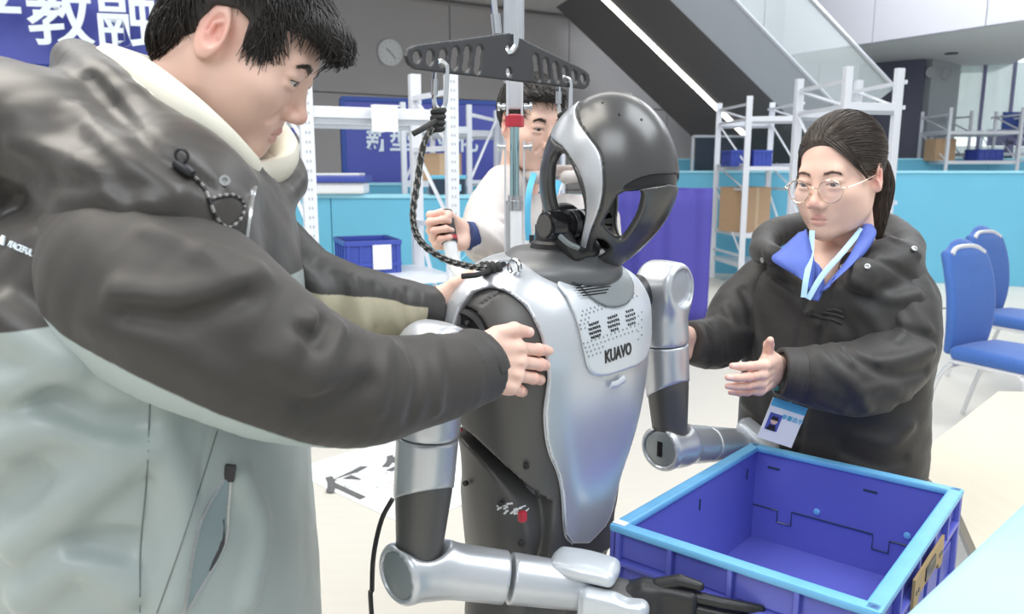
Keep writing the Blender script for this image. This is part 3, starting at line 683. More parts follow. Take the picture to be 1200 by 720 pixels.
def arch_sd(p):
    a = np.arctan2(np.abs(p[:, 0]), p[:, 1]); return pA(a*.15, p[:, 2]).astype(f32)
shell = SD(lambda p: np.abs(torso0(p)+.003)-.006).i(lambda p: -arch_sd(p), .003)
lo, hi = (-.22, -.17, .78), (.22, .17, 1.34)
sd_obj('silver_shell', shell, lo, hi, .0034, M['silver'], robot, RR, RO, 2.0)
rad_c = .152; disc_c = np.array([.0, -.072, .892])
core = SD(lambda p: torso0(p)+.0045).u(rbox((0, -.02, .84), (.105, .085, .10), .03), .04)
ring = lambda p: np.maximum(np.abs(np.sqrt((p[:, 1]-disc_c[1])**2+(p[:, 2]-disc_c[2])**2)-rad_c)-.0145, .085-np.abs(p[:, 0]))
core.s(ring, .003)
shc = np.array([.0, -.015, 1.185])
core.s(cyl((.15, *shc[1:]), (.30, *shc[1:]), .062), .003).s(cyl((-.15, *shc[1:]), (-.30, *shc[1:]), .062), .003)
seam = lambda p: np.maximum(np.abs((p[:, 1]-.03)-(p[:, 2]-1.27)*.9)-.0012, 1.235-p[:, 2])
core.s(lambda p: np.maximum(seam(p), -torso0(p)-.009), 0)
sd_obj('inner_frame', SD(lambda p: torso0(p)+.028), (-.2, -.16, .78), (.2, .16, 1.2), .010, M['gloss'], robot, RR, RO, 1.8)
sd_obj('graphite_body', core, (-.21, -.17, .70), (.21, .17, 1.33), .0042, M['graphite'], robot, RR, RO, 1.8)
# rim line along the arch
for sg_ in (1, -1):
    P = spline(np.array([[a, z] for a, z in polyA[2:-4]]), 90); rr_ = np.full(len(P), .02)
    for _ in range(40): rr_ = rr_-torso0(np.stack([sg_*np.sin(P[:, 0])*rr_, np.cos(P[:, 0])*rr_, P[:, 1]], 1).astype(f32))*.8
    r = np.stack([sg_*np.sin(P[:, 0])*rr_, np.cos(P[:, 0])*rr_, P[:, 1]], 1)
    MB().tube(rw(r), .0026, 6).build('panel_rim', M['rim'], robot, True)
# shoulder sockets: black flange with bolts
for sg_ in (1, -1):
    c = np.array([sg_*.152, shc[1], shc[2]]); ax = np.array([sg_*1., 0, 0])
    o = MB().lathe(rw(c), RR @ ax, [(.061, 0), (.061, .026), (.055, .03), (.05, .026), (.034, .026), (.032, .034), (.001, .034)], 36).build('shoulder_flange', M['black'], robot, True)
    for k in range(10):
        q = k*.628; MB().lathe(rw(c+ax*.027+np.array([0, math.cos(q), math.sin(q)])*.044), RR @ ax, [(.0035, 0), (.0035, .004)], 8).build('bolt', M['graphite'], o)
# screws and scuffs on the side
scr = traces(torsoW, [(545, 567), (586, 591), (610, 637), (616, 547)])
for q in scr: MB().lathe(q, RR @ [1., 0, 0], [(.0045, -.004), (.0045, .0015), (.003, .0008)], 10).build('screw', M['black'], robot)
m = MB()
for k in range(16):
    x0, y0 = 582+RNG.uniform(0, 32), 598+RNG.uniform(-7, 6); x1 = x0+RNG.uniform(2, 8); m.tube(traces(tolocal(lambda p: core(p), RR, RO), [(x0, y0), (x1, y0-RNG.uniform(0, 5))]), .0016, 4) if True else None
o = m.build('scuff_mark', M['paper'], robot); o['kind'] = 'stuff'
m = MB().box(rw([.140, .074, .93]), (.012, .010, .016), RR, .002).build('red_wire_clip', M['red'], robot)
MB().tube(spline(rw(np.array([[.150, -.10, 1.02], [.155, -.07, 1.045], [.15, -.05, 1.04]])), 8), .003, 5).build('red_wire', M['red'], robot, True)
MB().lathe(rw([.128, .03, 1.02]), RR @ [1., 0, 0], [(.009, 0), (.009, .006), (.006, .007), (.001, .007)], 14).build('sensor_button', M['gloss'], robot)
# pale chest panel with triangular vents
cp = [(652, 330), (663, 350), (674, 377), (682, 412), (688, 434), (701, 441), (725, 435), (748, 424), (756, 405), (757, 372), (752, 345), (738, 322), (722, 312), (690, 309), (665, 316)]
cpo = [q for q in (np.array(azz(traces(torsoW, [c])) if len(traces(torsoW, [c])) else np.zeros((0, 2))) for c in cp) if len(q)]
CPz = [q[0] for q in cpo]; pC = poly_sd(spline([(a*.15, z) for a, z in CPz], 60, True))
azs = lambda p: pC(np.arctan2(p[:, 0], p[:, 1])*.15, p[:, 2]).astype(f32)
panel = SD(lambda p: np.abs(torso0(p)-.0055)-.0035).i(azs, .006)
sd_obj('chest_panel', panel, (-.22, 0, 1.05), (.2, .2, 1.34), .0026, M['silverlight'], robot, RR, RO, 2.2)
psurf = lambda p: torso0(p)-.009
psW = tolocal(psurf, RR, RO)
def triangles(cells, m, name, r, kind=None):
    mb = MB(); pts = traces(psW, [(c[0], c[1]) for c in cells])
    G = grad(psW, pts.astype(f32), .001)
    for (px, py, up_), P, g in zip(cells, pts, G):
        n = unit(g); e = unit(np.cross([0, 0, 1], n)); w = np.cross(n, e); s = 1 if up_ else -1
        mb.prism([(-r, -r*.75*s), (r, -r*.75*s), (0, r*.9*s)], P-n*.001, e, w, n, .0016)
    return mb
exv = np.array([1, -.35]); cells = []; pale = []
for cx_, cy_, rows in ((697, 387, (5, 6, 6, 5)), (719, 379, (5, 6, 6, 4)), (739, 372, (4, 5, 5, 4))):
    for r_, n in enumerate(rows):
        for k in range(n):
            off = (k-(n-1)/2)*2.35; cells.append((cx_+off+(r_-1.5)*.8, cy_-off*.35+(r_-1.5)*5.0, k % 2))
for r_, (y0, x0, n) in enumerate(((365, 683, 14), (370, 682, 15), (376, 681, 3), (381, 680, 3), (386, 681, 2), (403, 684, 14), (408, 686, 14), (413, 688, 5), (418, 690, 4))):
    for k in range(n): pale.append((x0+k*4.6, y0-k*1.62, k % 2))
for k in range(8): pale.append((752-(k % 2)*4, 366+k*4.5, k % 2))
triangles(cells, 0, '', .0026).build('vent_hole', M['gloss'], robot)['kind'] = 'stuff'
triangles(pale, 0, '', .0019).build('embossed_triangle', M['disc'], robot)['kind'] = 'stuff'
q = traces(psW, [(725, 414), (709, 419.5), (741, 408)]); n = unit(grad(psW, q[:1].astype(f32), .001)[0]); ex = unit(q[2]-q[1]); ex = unit(ex-n*(ex @ n)); ey = np.cross(n, ex)
place_text('lettering', 'KUAVO', .027, q[0], ex, ey, M['gloss'], robot, bold=.0008, depth=.0012, sx=.74, surf=psW)
# blue-white clip below the panel
q = traces(psW, [(716, 452), (732, 444)]); MB().tube(np.array([q[0], (q[0]+q[1])/2+[0, 0, -.003], q[1]]), .006, 8, flat=.3, upv=(-.05, 1, .1)).build('status_light', M['silverlight'], robot, True)
# neck collar, slotted speaker grille
neck = SD(cap((0, .0, 1.255), (0, .03, 1.33), .10, .052)).u(ell((0, .02, 1.29), (.11, .10, .045)), .03).s(plane((0, 0, 1.330), (0, 0, -1)), .004)
neck.i(plane((0, 0, 1.330), (0, 0, 1)), .004)
sd_obj('neck_collar', neck, (-.16, -.16, 1.2), (.16, .16, 1.37), .005, mat('collar_grey', (.15, .155, .16), .4, .35), robot, RR, RO)
MB().lathe(rw([0, .03, 1.325]), (0, 0, 1), [(.055, 0), (.052, .012), (.046, .016), (.046, .04)], 30).build('neck_ring', M['black'], robot, True)
gr = SD(lambda p: np.abs(torso0(p)-.010)-.004).i(ell((-.02, .13, 1.278), (.075, .12, .032), rotx(-.5)), .004)
sd_obj('speaker_grille', gr, (-.12, 0, 1.2), (.1, .2, 1.34), .003, M['disc'], robot, RR, RO, 2.2)
m = MB(); gW = tolocal(lambda p: torso0(p)-.0145, RR, RO)
for k in range(7):
    y = 323+k*3.3; x0 = 668+k*2.5; x1 = 712+k*.8-(k > 4)*(k-4)*3
    L_ = traces(gW, [(x, y+3-(x-690)*.14) for x in np.linspace(x0, x1, 6)])
    if len(L_) > 3: m.tube(L_, .0011, 4)
m.build('grille_slots', M['gloss'], robot)['kind'] = 'stuff'
# dimples beside the rope anchor
q = traces(torsoW, [(580, 327), (604, 336), (603, 323)])
for k, c in enumerate(q):
    n = unit(grad(torsoW, c[None].astype(f32), .001)[0]); MB().lathe(c-n*.002, n, [(.0085 if k < 2 else .010, 0), (.0085 if k < 2 else .010, .0032), (.006, .003), (.001, .001)], 18).build('mount_hole', M['black'], robot, True)
anchor = q[2] if len(q) > 2 else q[0]
# ---------------------------------------------------------------- head
HCW = at(712, 214, 1.215); HR = RR @ rotz(.0)
def egg(p):
    z = p[:, 2]; t = np.clip(-z/.150, 0, 1.2); s = 1-.34*t**1.7; z = np.where(z < 0, z*.138/.152, z); q = p.copy(); q[:, 2] = z; q[:, 1] = q[:, 1]+.028*t*t; q[:, 0] /= s; q[:, 1] /= s
    r = A3((.098, .114, .138)); q = q/r; k0 = np.sqrt((q*q).sum(1)); q = q/r; k1 = np.sqrt((q*q).sum(1)); return (k0*(k0-1)/(k1+1e-9)*.9).astype(f32)
eggW = tolocal(egg, HR, HCW)
def dirs(P):
    q = (np.asarray(P)-HCW) @ HR; r = np.linalg.norm(q, axis=1); return np.stack([np.arctan2(q[:, 0], q[:, 1]), np.arcsin(q[:, 2]/r)], 1)
def hp(px, per=True):
    q = dirs(traces(eggW, px)); return poly_sd(spline([(a*.1, e*.115) for a, e in q], 3*len(q), True))
z3 = lambda L: [(590+x/3, 90+y/3) for x, y in L]
side = hp([(652, 176), (662, 182), (671, 200), (678, 220), (683, 240), (684, 262), (680, 286), (671, 289), (656, 271), (648, 250), (643, 230), (642, 207), (644, 188)])
face = hp(z3([(400, 425), (435, 405), (490, 403), (492, 440), (472, 500), (430, 565), (405, 578), (375, 560), (350, 530), (350, 520), (375, 470)]))
low = hp(z3([(330, 575), (378, 608), (352, 640), (318, 648)]))
visor = hp(z3([(420, 392), (470, 360), (530, 343), (590, 343), (594, 374), (520, 390), (450, 400)]))
stripe = hp(z3([(250, 82), (215, 108), (180, 150), (172, 190), (205, 245), (245, 300), (275, 360), (290, 430), (285, 510), (270, 590), (266, 640), (276, 668), (290, 674), (296, 662), (290, 620), (300, 570), (330, 490), (350, 410), (350, 320), (335, 260), (295, 205), (265, 160), (255, 125), (262, 95), (280, 80)]))
rear = poly_sd([(a*.1, e*.115) for a, e in ((2.55, -.9), (2.55, .35), (2.8, .55), (3.5, .55), (3.5, -.9))])
def ae(fn):
    def g(p):
        r = np.sqrt((p*p).sum(1))+1e-9; return fn(np.arctan2(np.abs(p[:, 0]), p[:, 1])*.1, np.arcsin(np.clip(p[:, 2]/r, -1, 1))*.115).astype(f32)
    return g
helm = SD(egg).s(lambda p: egg(p)+.013, .002)
for f_ in (side, face, low, rear): helm.s(ae(f_), .006)
helm.s(lambda p: np.maximum(ae(visor)(p), np.abs(egg(p))-.006), .002)
gro = ae(stripe); helm.s(lambda p: np.maximum(np.abs(gro(p))-.0012, np.abs(egg(p))-.002), 0)
sd_obj('helmet', helm, (-.12, -.14, -.17), (.12, .13, .15), .0024, M['helmet'], robot, HR, HCW, 1.8)
sd_obj('visor', SD(lambda p: np.abs(egg(p)+.006)-.003).i(lambda p: ae(visor)(p)-.002), (-.12, -.1, -.1), (.12, .13, .1), .0028, M['gloss'], robot, HR, HCW, 2.)
sd_obj('silver_stripe', SD(lambda p: np.abs(egg(p)-.0)-.0022).i(lambda p: ae(stripe)(p)+.0012, .001), (-.12, -.14, -.17), (.12, .13, .16), .0022, M['silver'], robot, HR, HCW, 2.2)
for x, y in ((706, 120), (726, 134), (752, 140)):
    q = traces(eggW, [(x, y)])[0]; n = unit(grad(eggW, q[None].astype(f32), .001)[0]); MB().lathe(q, n, [(.002, -.002), (.002, .0008), (.001, .001)], 8).build('pin_hole', M['gloss'], robot)
# neck motor barrel with bracket
e0 = at(640, 265, 1.155); ax = unit(RRt*-1+[.25, 0, .02]); fr = lambda t: e0+ax*t
o = MB().lathe(e0, ax, [(.001, -.003), (.018, -.003), (.022, 0), (.023, .006), (.023, .024), (.018, .027), (.018, .036), (.022, .038), (.022, .085), (.019, .09), (.019, .12)], 30).build('neck_motor', M['gloss'], robot, True)
MB().lathe(fr(-.0045), ax, [(.001, -.001), (.0165, -.001), (.0165, .002)], 28).build('motor_cap', M['graphite'], o, True); MB().lathe(fr(.044), ax, [(.0226, 0), (.0226, .009)], 30).build('silver_band', M['steel'], o, True); MB().lathe(fr(.062), ax, [(.0226, 0), (.0226, .005)], 30).build('label_band', M['paper'], o, True)
br = SD(chain([fr(.018), fr(.02)+[.03, -.005, -.045], at(690, 292, 1.19)], [.016, .011, .012])).u(chain([fr(.11), at(706, 290, 1.26)], .012), .01).u(chain([at(690, 292, 1.19), rw([0, .03, 1.37])], [.014, .03]), .02)
V, Q = sdf_mesh(br, HCW-.2, HCW+.2, .005); link('neck_bracket', npmesh('neck_bracket', V, Q), M['black'], robot)
MB().tube(spline([at(648, 268, 1.15), at(664, 284, 1.15), at(678, 291, 1.155)], 8), .0045, 6).build('bracket_trim', M['disc'], robot, True)
for k, (x, y) in enumerate(((697, 294), (703, 297), (699, 301))): MB().tube([at(x, y, 1.24), at(x+7, y-3, 1.22)], .004, 8).build('steel_joint', M['chrome'], robot, True)
# ---------------------------------------------------------------- arms
def arm(S, E, Wr, Hd, sgn, name):
    """S shoulder cap centre, E elbow, Wr wrist, Hd hand end; sgn=+1 for the arm nearer the camera"""
    a = empty(name, S); a.parent = robot; a.matrix_parent_inverse = parent_world(robot).inverted()
    S, E, Wr, Hd = [np.asarray(q, float) for q in (S, E, Wr, Hd)]; d = unit(E-S)
    capf = SD(cyl(S-RF*.035, S+RF*.045, .047, .014)).u(cap(S+d*.01, S+d*.10, .045, .046), .03)
    capf.s(cyl(S+RF*.0405, S+RF*.06, .036), .003).i(plane(S+d*.115, d+[0, 0, .0]), .003)
    V, Q = sdf_mesh(capf, np.minimum(S, E)-.09, np.maximum(S, E)+.09, .0035); link('shoulder_shell', npmesh('shoulder_shell', V, Q), M['silver'], a)
    MB().lathe(S+RF*.036, RF, [(.034, 0), (.033, .003), (.024, .001), (.001, .001)], 36).build('shoulder_disc', M['silverlight'], a, True)
    up_ = SD(chain([S+d*.112, S+d*.2, E-d*.03], [.0445, .043, .036])).i(plane(S+d*.117, -d), .003)
    cut = np.array(E-d*.112); nrm = unit(d*1.0+RF*.55+RRt*.15)
    upA = SD(up_).i(plane(cut, nrm), .003); lo_, hi_ = np.minimum(S, E)-.08, np.maximum(S, E)+.08
    V, Q = sdf_mesh(upA, lo_, hi_, .0035); link('upper_arm_shell', npmesh('upper_arm_shell', V, Q), M['silver'], a)
    upB = SD(lambda p: up_(p)+.002).i(plane(cut-nrm*.004, -nrm), .003); V, Q = sdf_mesh(upB, lo_, hi_, .004); link('elbow_sleeve', npmesh('elbow_sleeve', V, Q), M['graphite'], a)
    lat = RRt; f = unit(Wr-E)
    eh = SD(cyl(E-lat*.038, E+lat*.042, .046, .012)).u(chain([E+f*.03, E+f*.13, E+f*.135], [.041, .039, .038]), .025).s(cyl(E+lat*.036, E+lat*.06, .036), .003).s(cap(E-d*.045+f*.004, E-d*.16, .038, .04), .012)
    eh.i(plane(E+f*.132, f), .003)
    V, Q = sdf_mesh(eh, np.minimum(E, Wr)-.09, np.maximum(E, Wr)+.09, .0035); link('elbow_housing', npmesh('elbow_housing', V, Q), M['silver'], a)
    o = MB().lathe(E+lat*.0335, lat, [(.035, 0), (.0345, .004), (.032, .0055), (.001, .0055)], 36).build('elbow_disc', M['disc'], a, True)
    if sgn < 0: MB().box(E+lat*.039, (.012, .004, .032), np.stack([RF, lat, [0, 0, 1]], 1), .003).build('dark_window', M['gloss'], o)
    for t, q in ((.05, 1.2), (.09, 1.0), (.06, 5.2)):
        w = unit(np.cross(f, lat)); c = E+f*t+(lat*math.cos(q)+w*math.sin(q))*.0385; MB().lathe(c, lat*math.cos(q)+w*math.sin(q), [(.003, -.003), (.003, .001)], 8).build('screw', M['black'], a)
    fa = SD(chain([E+f*.136, Wr-f*.02, Wr-f*.0], [.038, .035, .034])).i(plane(E+f*.139, -f), .002); V, Q = sdf_mesh(fa, np.minimum(E, Wr)-.09, np.maximum(E, Wr)+.09, .0035); link('forearm_shell', npmesh('forearm_shell', V, Q), M['silver'], a)
    h = unit(Hd-Wr); up_h = unit(np.array([0, 0, 1.])-h*h[2]); sd_ = np.cross(h, up_h)      # sd_: away from crate or towards, per side
    V, Q = sdf_mesh(SD(rbox((0, 0, 0), (.05, .032, .012), .012)).u(ell((0, 0, .004), (.05, .032, .012)), .01), (-.07, -.05, -.03), (.07, .05, .03), .003)
    Rh = np.stack([h, sd_, up_h], 1); link('wrist_cap', npmesh('wrist_cap', V @ Rh.T+Wr+up_h*.036+h*.01, Q), M['silverlight'], a)
    V, Q = sdf_mesh(SD(rbox((0, 0, 0), (.052, .016, .034), .015)).s(cap((.06, 0, .06), (.02, 0, .045), .018), .01), (-.07, -.04, -.05), (.07, .04, .05), .003)
    link('wrist_pad', npmesh('wrist_pad', V @ Rh.T+Wr+h*.062+sd_*.030-up_h*.012, Q), M['silverlight'], a)
    MB().lathe(Wr+h*.03, h, [(.026, 0), (.028, .02), (.026, .07), (.02, .075)], 24).build('wrist_barrel', M['graphite'], a, True)
    pm = SD(rbox((0, 0, 0), (.045, .014, .038), .012)).u(rbox((-.04, 0, 0), (.03, .02, .026), .014), .02); V, Q = sdf_mesh(pm, (-.09, -.05, -.06), (.07, .05, .06), .004)
    hand = link('robot_hand', npmesh('robot_hand', V @ Rh.T+Wr+h*.135, Q), M['black'], a)
    for k, z in enumerate((.028, .0095, -.009, -.028)):
        b = Wr+h*.175+up_h*z; P = [b, b+h*.038, b+h*.07-sd_*.004*sgn, b+h*(.09 if k < 3 else .08)-sd_*.008*sgn]
        V, Q = sdf_mesh(chain(P, [.0085, .008, .0075, .006]), np.min(P, 0)-.02, np.max(P, 0)+.02, .003); link('finger', npmesh('finger', V, Q), M['black'], hand)
    b = Wr+h*.12+up_h*.034; P = [b, b+h*.03+up_h*.014, b+h*.058+up_h*.012]; V, Q = sdf_mesh(chain(P, [.010, .009, .007]), np.min(P, 0)-.02, np.max(P, 0)+.02, .003); link('thumb', npmesh('thumb', V, Q), M['black'], hand)
    return a
SRa = at(508, 428, 1.045); SRa[2] = 1.195
ERa, WRa, HRa = at(490, 664, 1.04), at(676, 688, 1.075), at(905, 742, .985)
ELb = at(786, 521, 1.46); SLb = at(776, 335, 1.47)
arm(SRa, ERa, WRa, HRa, 1, 'right_arm')
WLb = at(873, 521, 1.66); HLb = at(948, 590, 1.575)
arm(SLb, ELb, WLb, HLb, -1, 'left_arm')
# shoulder links between flange and arm
for S_, sg_ in ((SRa, 1), (SLb, -1)):
    c = rw([sg_*.16, shc[1], shc[2]]); V, Q = sdf_mesh(SD(cap(c, S_-RF*.02, .036, .034)), np.minimum(c, S_)-.07, np.maximum(c, S_)+.07, .005); link('shoulder_link', npmesh('shoulder_link', V, Q), M['black'], robot)
# pelvis and legs down to the floor (below the frame)
pel = SD(rbox((0, -.02, .74), (.12, .07, .06), .03)).u(cap((.09, -.02, .70), (.10, 0, .42), .062, .05), .03).u(cap((-.09, -.02, .70), (-.10, 0, .42), .062, .05), .03)
for sx in (-1, 1): pel.u(cap((sx*.10, 0, .42), (sx*.10, -.03, .09), .05, .036), .02).u(rbox((sx*.10, .02, .035), (.045, .12, .035), .02), .03)
sd_obj('legs', pel, (-.22, -.2, -.02), (.22, .2, .85), .009, M['graphite'], robot, RR, RO)
# ================================================================ hanging gear
sb = empty('spreader_bar', at(588, 75, 1.25), 'black slotted spreader bar hanging from a carabiner above the robot', 'bar')
bc = at(595, 82, 1.21); bl_ = -RRt; bx = lambda s, z: bc+bl_*s+np.array([0, 0, z]); th = RF
bmk = [(-.206, .0), (-.201, .011), (-.186, .017), (-.02, .050), (0, .053), (.02, .050), (.186, .017), (.201, .011), (.206, 0), (.201, -.010), (.19, -.0155), (-.19, -.0155), (-.201, -.010)]
def ps(p):
    q = p-A3(bc); s = (q @ A3(bl_))/.95; z = q[:, 2]; w = np.abs(q @ A3(th)); d = poly_sd(bmk)(s, z)
    for x, L in ((-.186, 0), (-.162, .004), (-.138, .008), (-.114, .013), (-.090, .017), (-.066, .021)):
        for sg_ in (1, -1):
            a = np.array([sg_*x, -.03+.012]); b = a+np.array([-sg_*np.sign(x)*.0, 0]); zc = .001+L*.35
            yy = np.clip(z-zc, -L*.62, L*.62); d = np.maximum(d, -(np.sqrt((s-sg_*x+(z-zc)*.18*sg_*np.sign(x))**2+(z-zc-yy)**2)-.0080))
    for zc in (.030, -.004): d = np.maximum(d, -(np.sqrt(s*s+(z-zc)**2)-.0070))
    return np.maximum(d, w-.0035).astype(f32)
V, Q = sdf_mesh(ps, bc-[.22, .22, .1], bc+[.22, .22, .1], .0022, 2.0); link('slotted_plate', npmesh('slotted_plate', V, Q), mat('dark_grey_plate', (.055, .056, .06), .45, .2), sb)
def carabiner(top, bot, w, label, m=M['chrome'], r=.004, plane_x=(1, .2, 0)):
    top, bot = np.asarray(top), np.asarray(bot); t = empty('carabiner', (top+bot)/2, label, 'carabiner', None); a = unit(bot-top); u = unit(np.asarray(plane_x)-a*(np.asarray(plane_x) @ a)); L = np.linalg.norm(bot-top)
    P = [top+u*w*x+a*L*y for x, y in ((-.3, .04), (0, 0), (.35, .05), (.5, .18), (.48, .8), (.3, .96), (0, 1), (-.3, .93), (-.45, .78))]
    MB().tube(spline(P, 30), r, 8).build('body', m, t, True)
    MB().tube([top+u*w*-.45+a*L*.78, top+u*w*-.42+a*L*.12, top+u*w*-.3+a*L*.04], r*.9, 8).build('gate', m, t, True)
    MB().tube([top+u*w*-.44+a*L*.7, top+u*w*-.43+a*L*.38], r*1.5, 10).build('lock_sleeve', M['steel'], t, True)
    return t
carabiner(at(587, -12, 1.21), bx(0, .026), .03, 'large steel carabiner on top of the spreader bar', r=.0052)
hl = bx(-.132, -.004); hr = bx(.132, -.004)
carabiner(hl+[0, 0, .004], hl+[-.004, 0, -.062], .018, 'steel carabiner hanging from the left end of the spreader bar', r=.0034)
carabiner(hr+[0, 0, .004], hr+[.0, 0, -.056], .022, 'steel carabiner hanging from the right end of the spreader bar', r=.0034)
M['rope'] = mat('black_rope', (.03, .03, .03), .75, var=.3, scale=60)
M['fleck'] = mat('rope_fleck', (.30, .29, .27), .8, var=.1)
def rope(P, label, r=.0042, name='rope', knots=()):
    P = spline(P, 70); t = empty(name, P[len(P)//2], label, 'rope'); MB().tube(P, r, 8).build('cord', M['rope'], t, True); m = MB()
    d = np.gradient(P, axis=0)
    for i in range(1, len(P)-1):
        T = unit(d[i]); a = unit(np.cross(T, [0, 1, .1])); b = np.cross(a, T)
        for k in (0, 1):
            q = i*1.1+k*math.pi; nn = a*math.cos(q)+b*math.sin(q); m.tube([P[i]+nn*r*.95-T*.004, P[i]+nn*r*1.06, P[i]+(a*math.cos(q+.5)+b*math.sin(q+.5))*r*.95+T*.004], .0011, 4)
    m.build('pale_fleck', M['fleck'], t)['kind'] = 'stuff'
    for c, ax in knots:
        kb = MB(); ax = unit(ax); u = unit(np.cross(ax, [.3, 1, .2])); w = np.cross(ax, u)
        kb.tube([np.asarray(c)+ax*(.0042*(k/6.28*2-4))+(u*math.cos(k)+w*math.sin(k))*.0072 for k in np.linspace(0, 25, 60)], .0046, 7)
        kb.build('knot', M['rope'], t, True)
    return t
k0 = hl+[-.006, 0, -.075]
anc = anchor+np.array([0, 0, .012]); tie = at(577, 315, 1.155)
rope([k0, at(497, 168, 1.09), at(489, 215, 1.08), at(484, 255, 1.07), at(493, 283, 1.07), at(520, 303, 1.09), at(550, 312, 1.12), tie], 'black flecked rope from left carabiner to the robot shoulder', knots=((k0, (0.1, 0, 1)), (tie, (1, .15, -.05))))
MB().tube(spline([k0, at(497, 150, 1.07), at(484, 157, 1.06)], 8), .0042, 8).build('rope_tail', M['rope'], bpy.data.objects['rope'], True)
MB().tube(spline([tie, at(560, 322, 1.12), at(541, 324, 1.11)], 8), .0042, 8).build('rope_tail', M['rope'], bpy.data.objects['rope'], True)
carabiner(tie+[.005, 0, 0], at(611, 314, 1.165), .020, 'steel carabiner clipping the rope to the robot shoulder ring', r=.0036, plane_x=(0, .5, 1))
rg = MB().tube([anc+.011*(RF*math.cos(a)+np.array([0, 0, 1])*math.sin(a)) for a in np.linspace(0, 6.28, 17)[:-1]], .0035, 7, close=True).build('eye_bolt', M['chrome'], robot, True)
k1 = hr+[0, 0, -.066]
rope([k1, at(655, 150, 1.36), at(650, 185, 1.36), at(646, 215, 1.36), at(638, 245, 1.36), at(640, 300, 1.34)], 'black rope running down behind the robot head', knots=((k1, (0, 0, 1)),))
sl = MB().tube(spline([at(573, 312, 1.3), at(585, 302, 1.3), at(598, 306, 1.29), at(606, 299, 1.29), at(604, 309, 1.27)], 16), .010, 8, flat=.5).build('anchor_strap', M['black'], robot, True)
MB().tube([at(599, 303, 1.3), at(601, 305, 1.27)], .007, 8).build('red_knob', M['red'], robot, True)
# ---------------------------------------------------------------- lifting stand
LS = at(603, 300, 1.74); lx, ly = LS[0], LS[1]
ls = empty('lifting_stand', (lx, ly, 0), 'steel lifting stand pole with red collar behind the robot', 'stand')
zz = lambda y: at(603, y, 1.74)[2]
MB().tube([[lx, ly, .06], [lx, ly, zz(240)]], .017, 16).build('lower_tube', M['paper'], ls, True)
MB().tube([[lx-.014, ly-.01, .06], [lx-.014, ly-.01, zz(240)]], .006, 6).build('tube_edge', M['steel'], ls, True)
MB().lathe([lx, ly, zz(246)], (0, 0, 1), [(.019, 0), (.019, .02), (.015, .021), (.015, .032)], 20).build('clamp_collar', M['steel'], ls, True)
M['tealchrome'] = mat('bluish_chrome', (.42, .62, .66), .14, 1., var=.1)
MB().tube([[lx, ly, zz(238)], [lx, ly, zz(140)]], .0105, 14).build('chrome_rod', M['tealchrome'], ls, True)
MB().lathe([lx, ly, zz(149)], (0, 0, 1), [(.020, 0), (.021, .003), (.021, .024), (.019, .027)], 8).build('red_collar', M['red'], ls)
for s in (-1, 1): MB().box([lx+s*.016, ly, zz(112)], (.005, .03, .09), None, .002).build('fork_plate', M['silverpaint'], ls)
MB().box([lx, ly+.004, zz(107)], (.034, .02, .075), None, .003).build('fork_block', M['silverpaint'], ls)
for y in (125, 172):
    for s in (-1, 1): MB().lathe([lx+s*.02, ly, zz(y)], (s, 0, 0), [(.007, 0), (.007, .008), (.004, .009), (.004, .012), (.009, .012), (.009, .018)], 12).build('bolt', M['chrome'], ls, True)
for s in (-1, 1): MB().box([lx+s*.021, ly+.01, (zz(165)+zz(300))/2], (.004, .024, zz(165)-zz(300)), None).build('guide_plate', M['silverpaint'], ls)
MB().box([lx-.002, ly+.03, (zz(-90)+zz(95))/2], (.045, .035, zz(-90)-zz(95)), None, .004).build('upper_column', M['steel'], ls)
MB().box([lx-.09, ly-.22, zz(-78)], (.04, .62, .04), rotz(.08), .004).build('boom', M['steel'], ls)
MB().box([lx, ly+.1, .04], (.5, .06, .06), None, .006).build('base_bar', M['steel'], ls); MB().box([lx-.19, ly-.15, .04], (.06, .44, .06), None, .006).build('base_bar', M['steel'], ls)
for x in (-.25, .25): MB().lathe([lx+x-.02, ly+.1, .035], (1, 0, 0), [(.02, 0), (.034, .004), (.034, .036), (.02, .04)], 18).build('wheel', M['black'], ls, True)
# white push handle held by the man at the back
hg = [at(521, 252, 1.83), at(527, 285, 1.80)]
ph = spline([hg[0], hg[1], at(533, 310, 1.79), at(548, 330, 1.76), at(572, 345, 1.74), [lx, ly, at(595, 355, 1.74)[2]]], 24)
MB().tube(ph, .016, 12).build('push_handle', M['paper'], ls, True)
gp = MB().tube([hg[0]+(hg[0]-hg[1])*.10, hg[1]], .020, 12).build('handle_grip', M['black'], ls, True)
MB().tube([hg[0]*.2+hg[1]*.8, hg[0]*.06+hg[1]*.94], .0206, 12).build('red_ring', M['red'], ls, True)
# ================================================================ blue crate
cF = [np.array(q) for q in ((.5233, 1.597, .866), (.836, 1.34, .870), (.470, .895, .895), (.1573, 1.152, .893))]      # FL FR NR NL
cc = sum(cF)/4; ea = unit((cF[1]-cF[0])+(cF[2]-cF[3])); eb = (cF[0]-cF[3])+(cF[1]-cF[2]); eb = unit(eb-ea*(ea @ eb)); ez = np.cross(ea, eb); CR = np.stack([ea, eb, ez], 1)
Lb = .578; La = .405; Hc = .215
crate = empty('plastic_crate', cc-ez*Hc, 'large open blue plastic crate held between the robot hands', 'crate')
M['crate'] = mat('royal_blue_plastic', (.12, .135, .53), .30, var=.05, scale=8, spec=.5)
M['craterim'] = mat('worn_light_blue_rim', (.16, .46, .76), .35, var=.12, scale=30)
lc = lambda x, y, z: cc+CR @ np.array([x, y, z-Hc])
def cb(name, c, d, m, par=crate, bev=.003): return MB().box(lc(*c), d, CR, bev).build(name, m, par)
cb('bottom', (0, 0, .006), (La-.03, Lb-.03, .012), M['crate'])
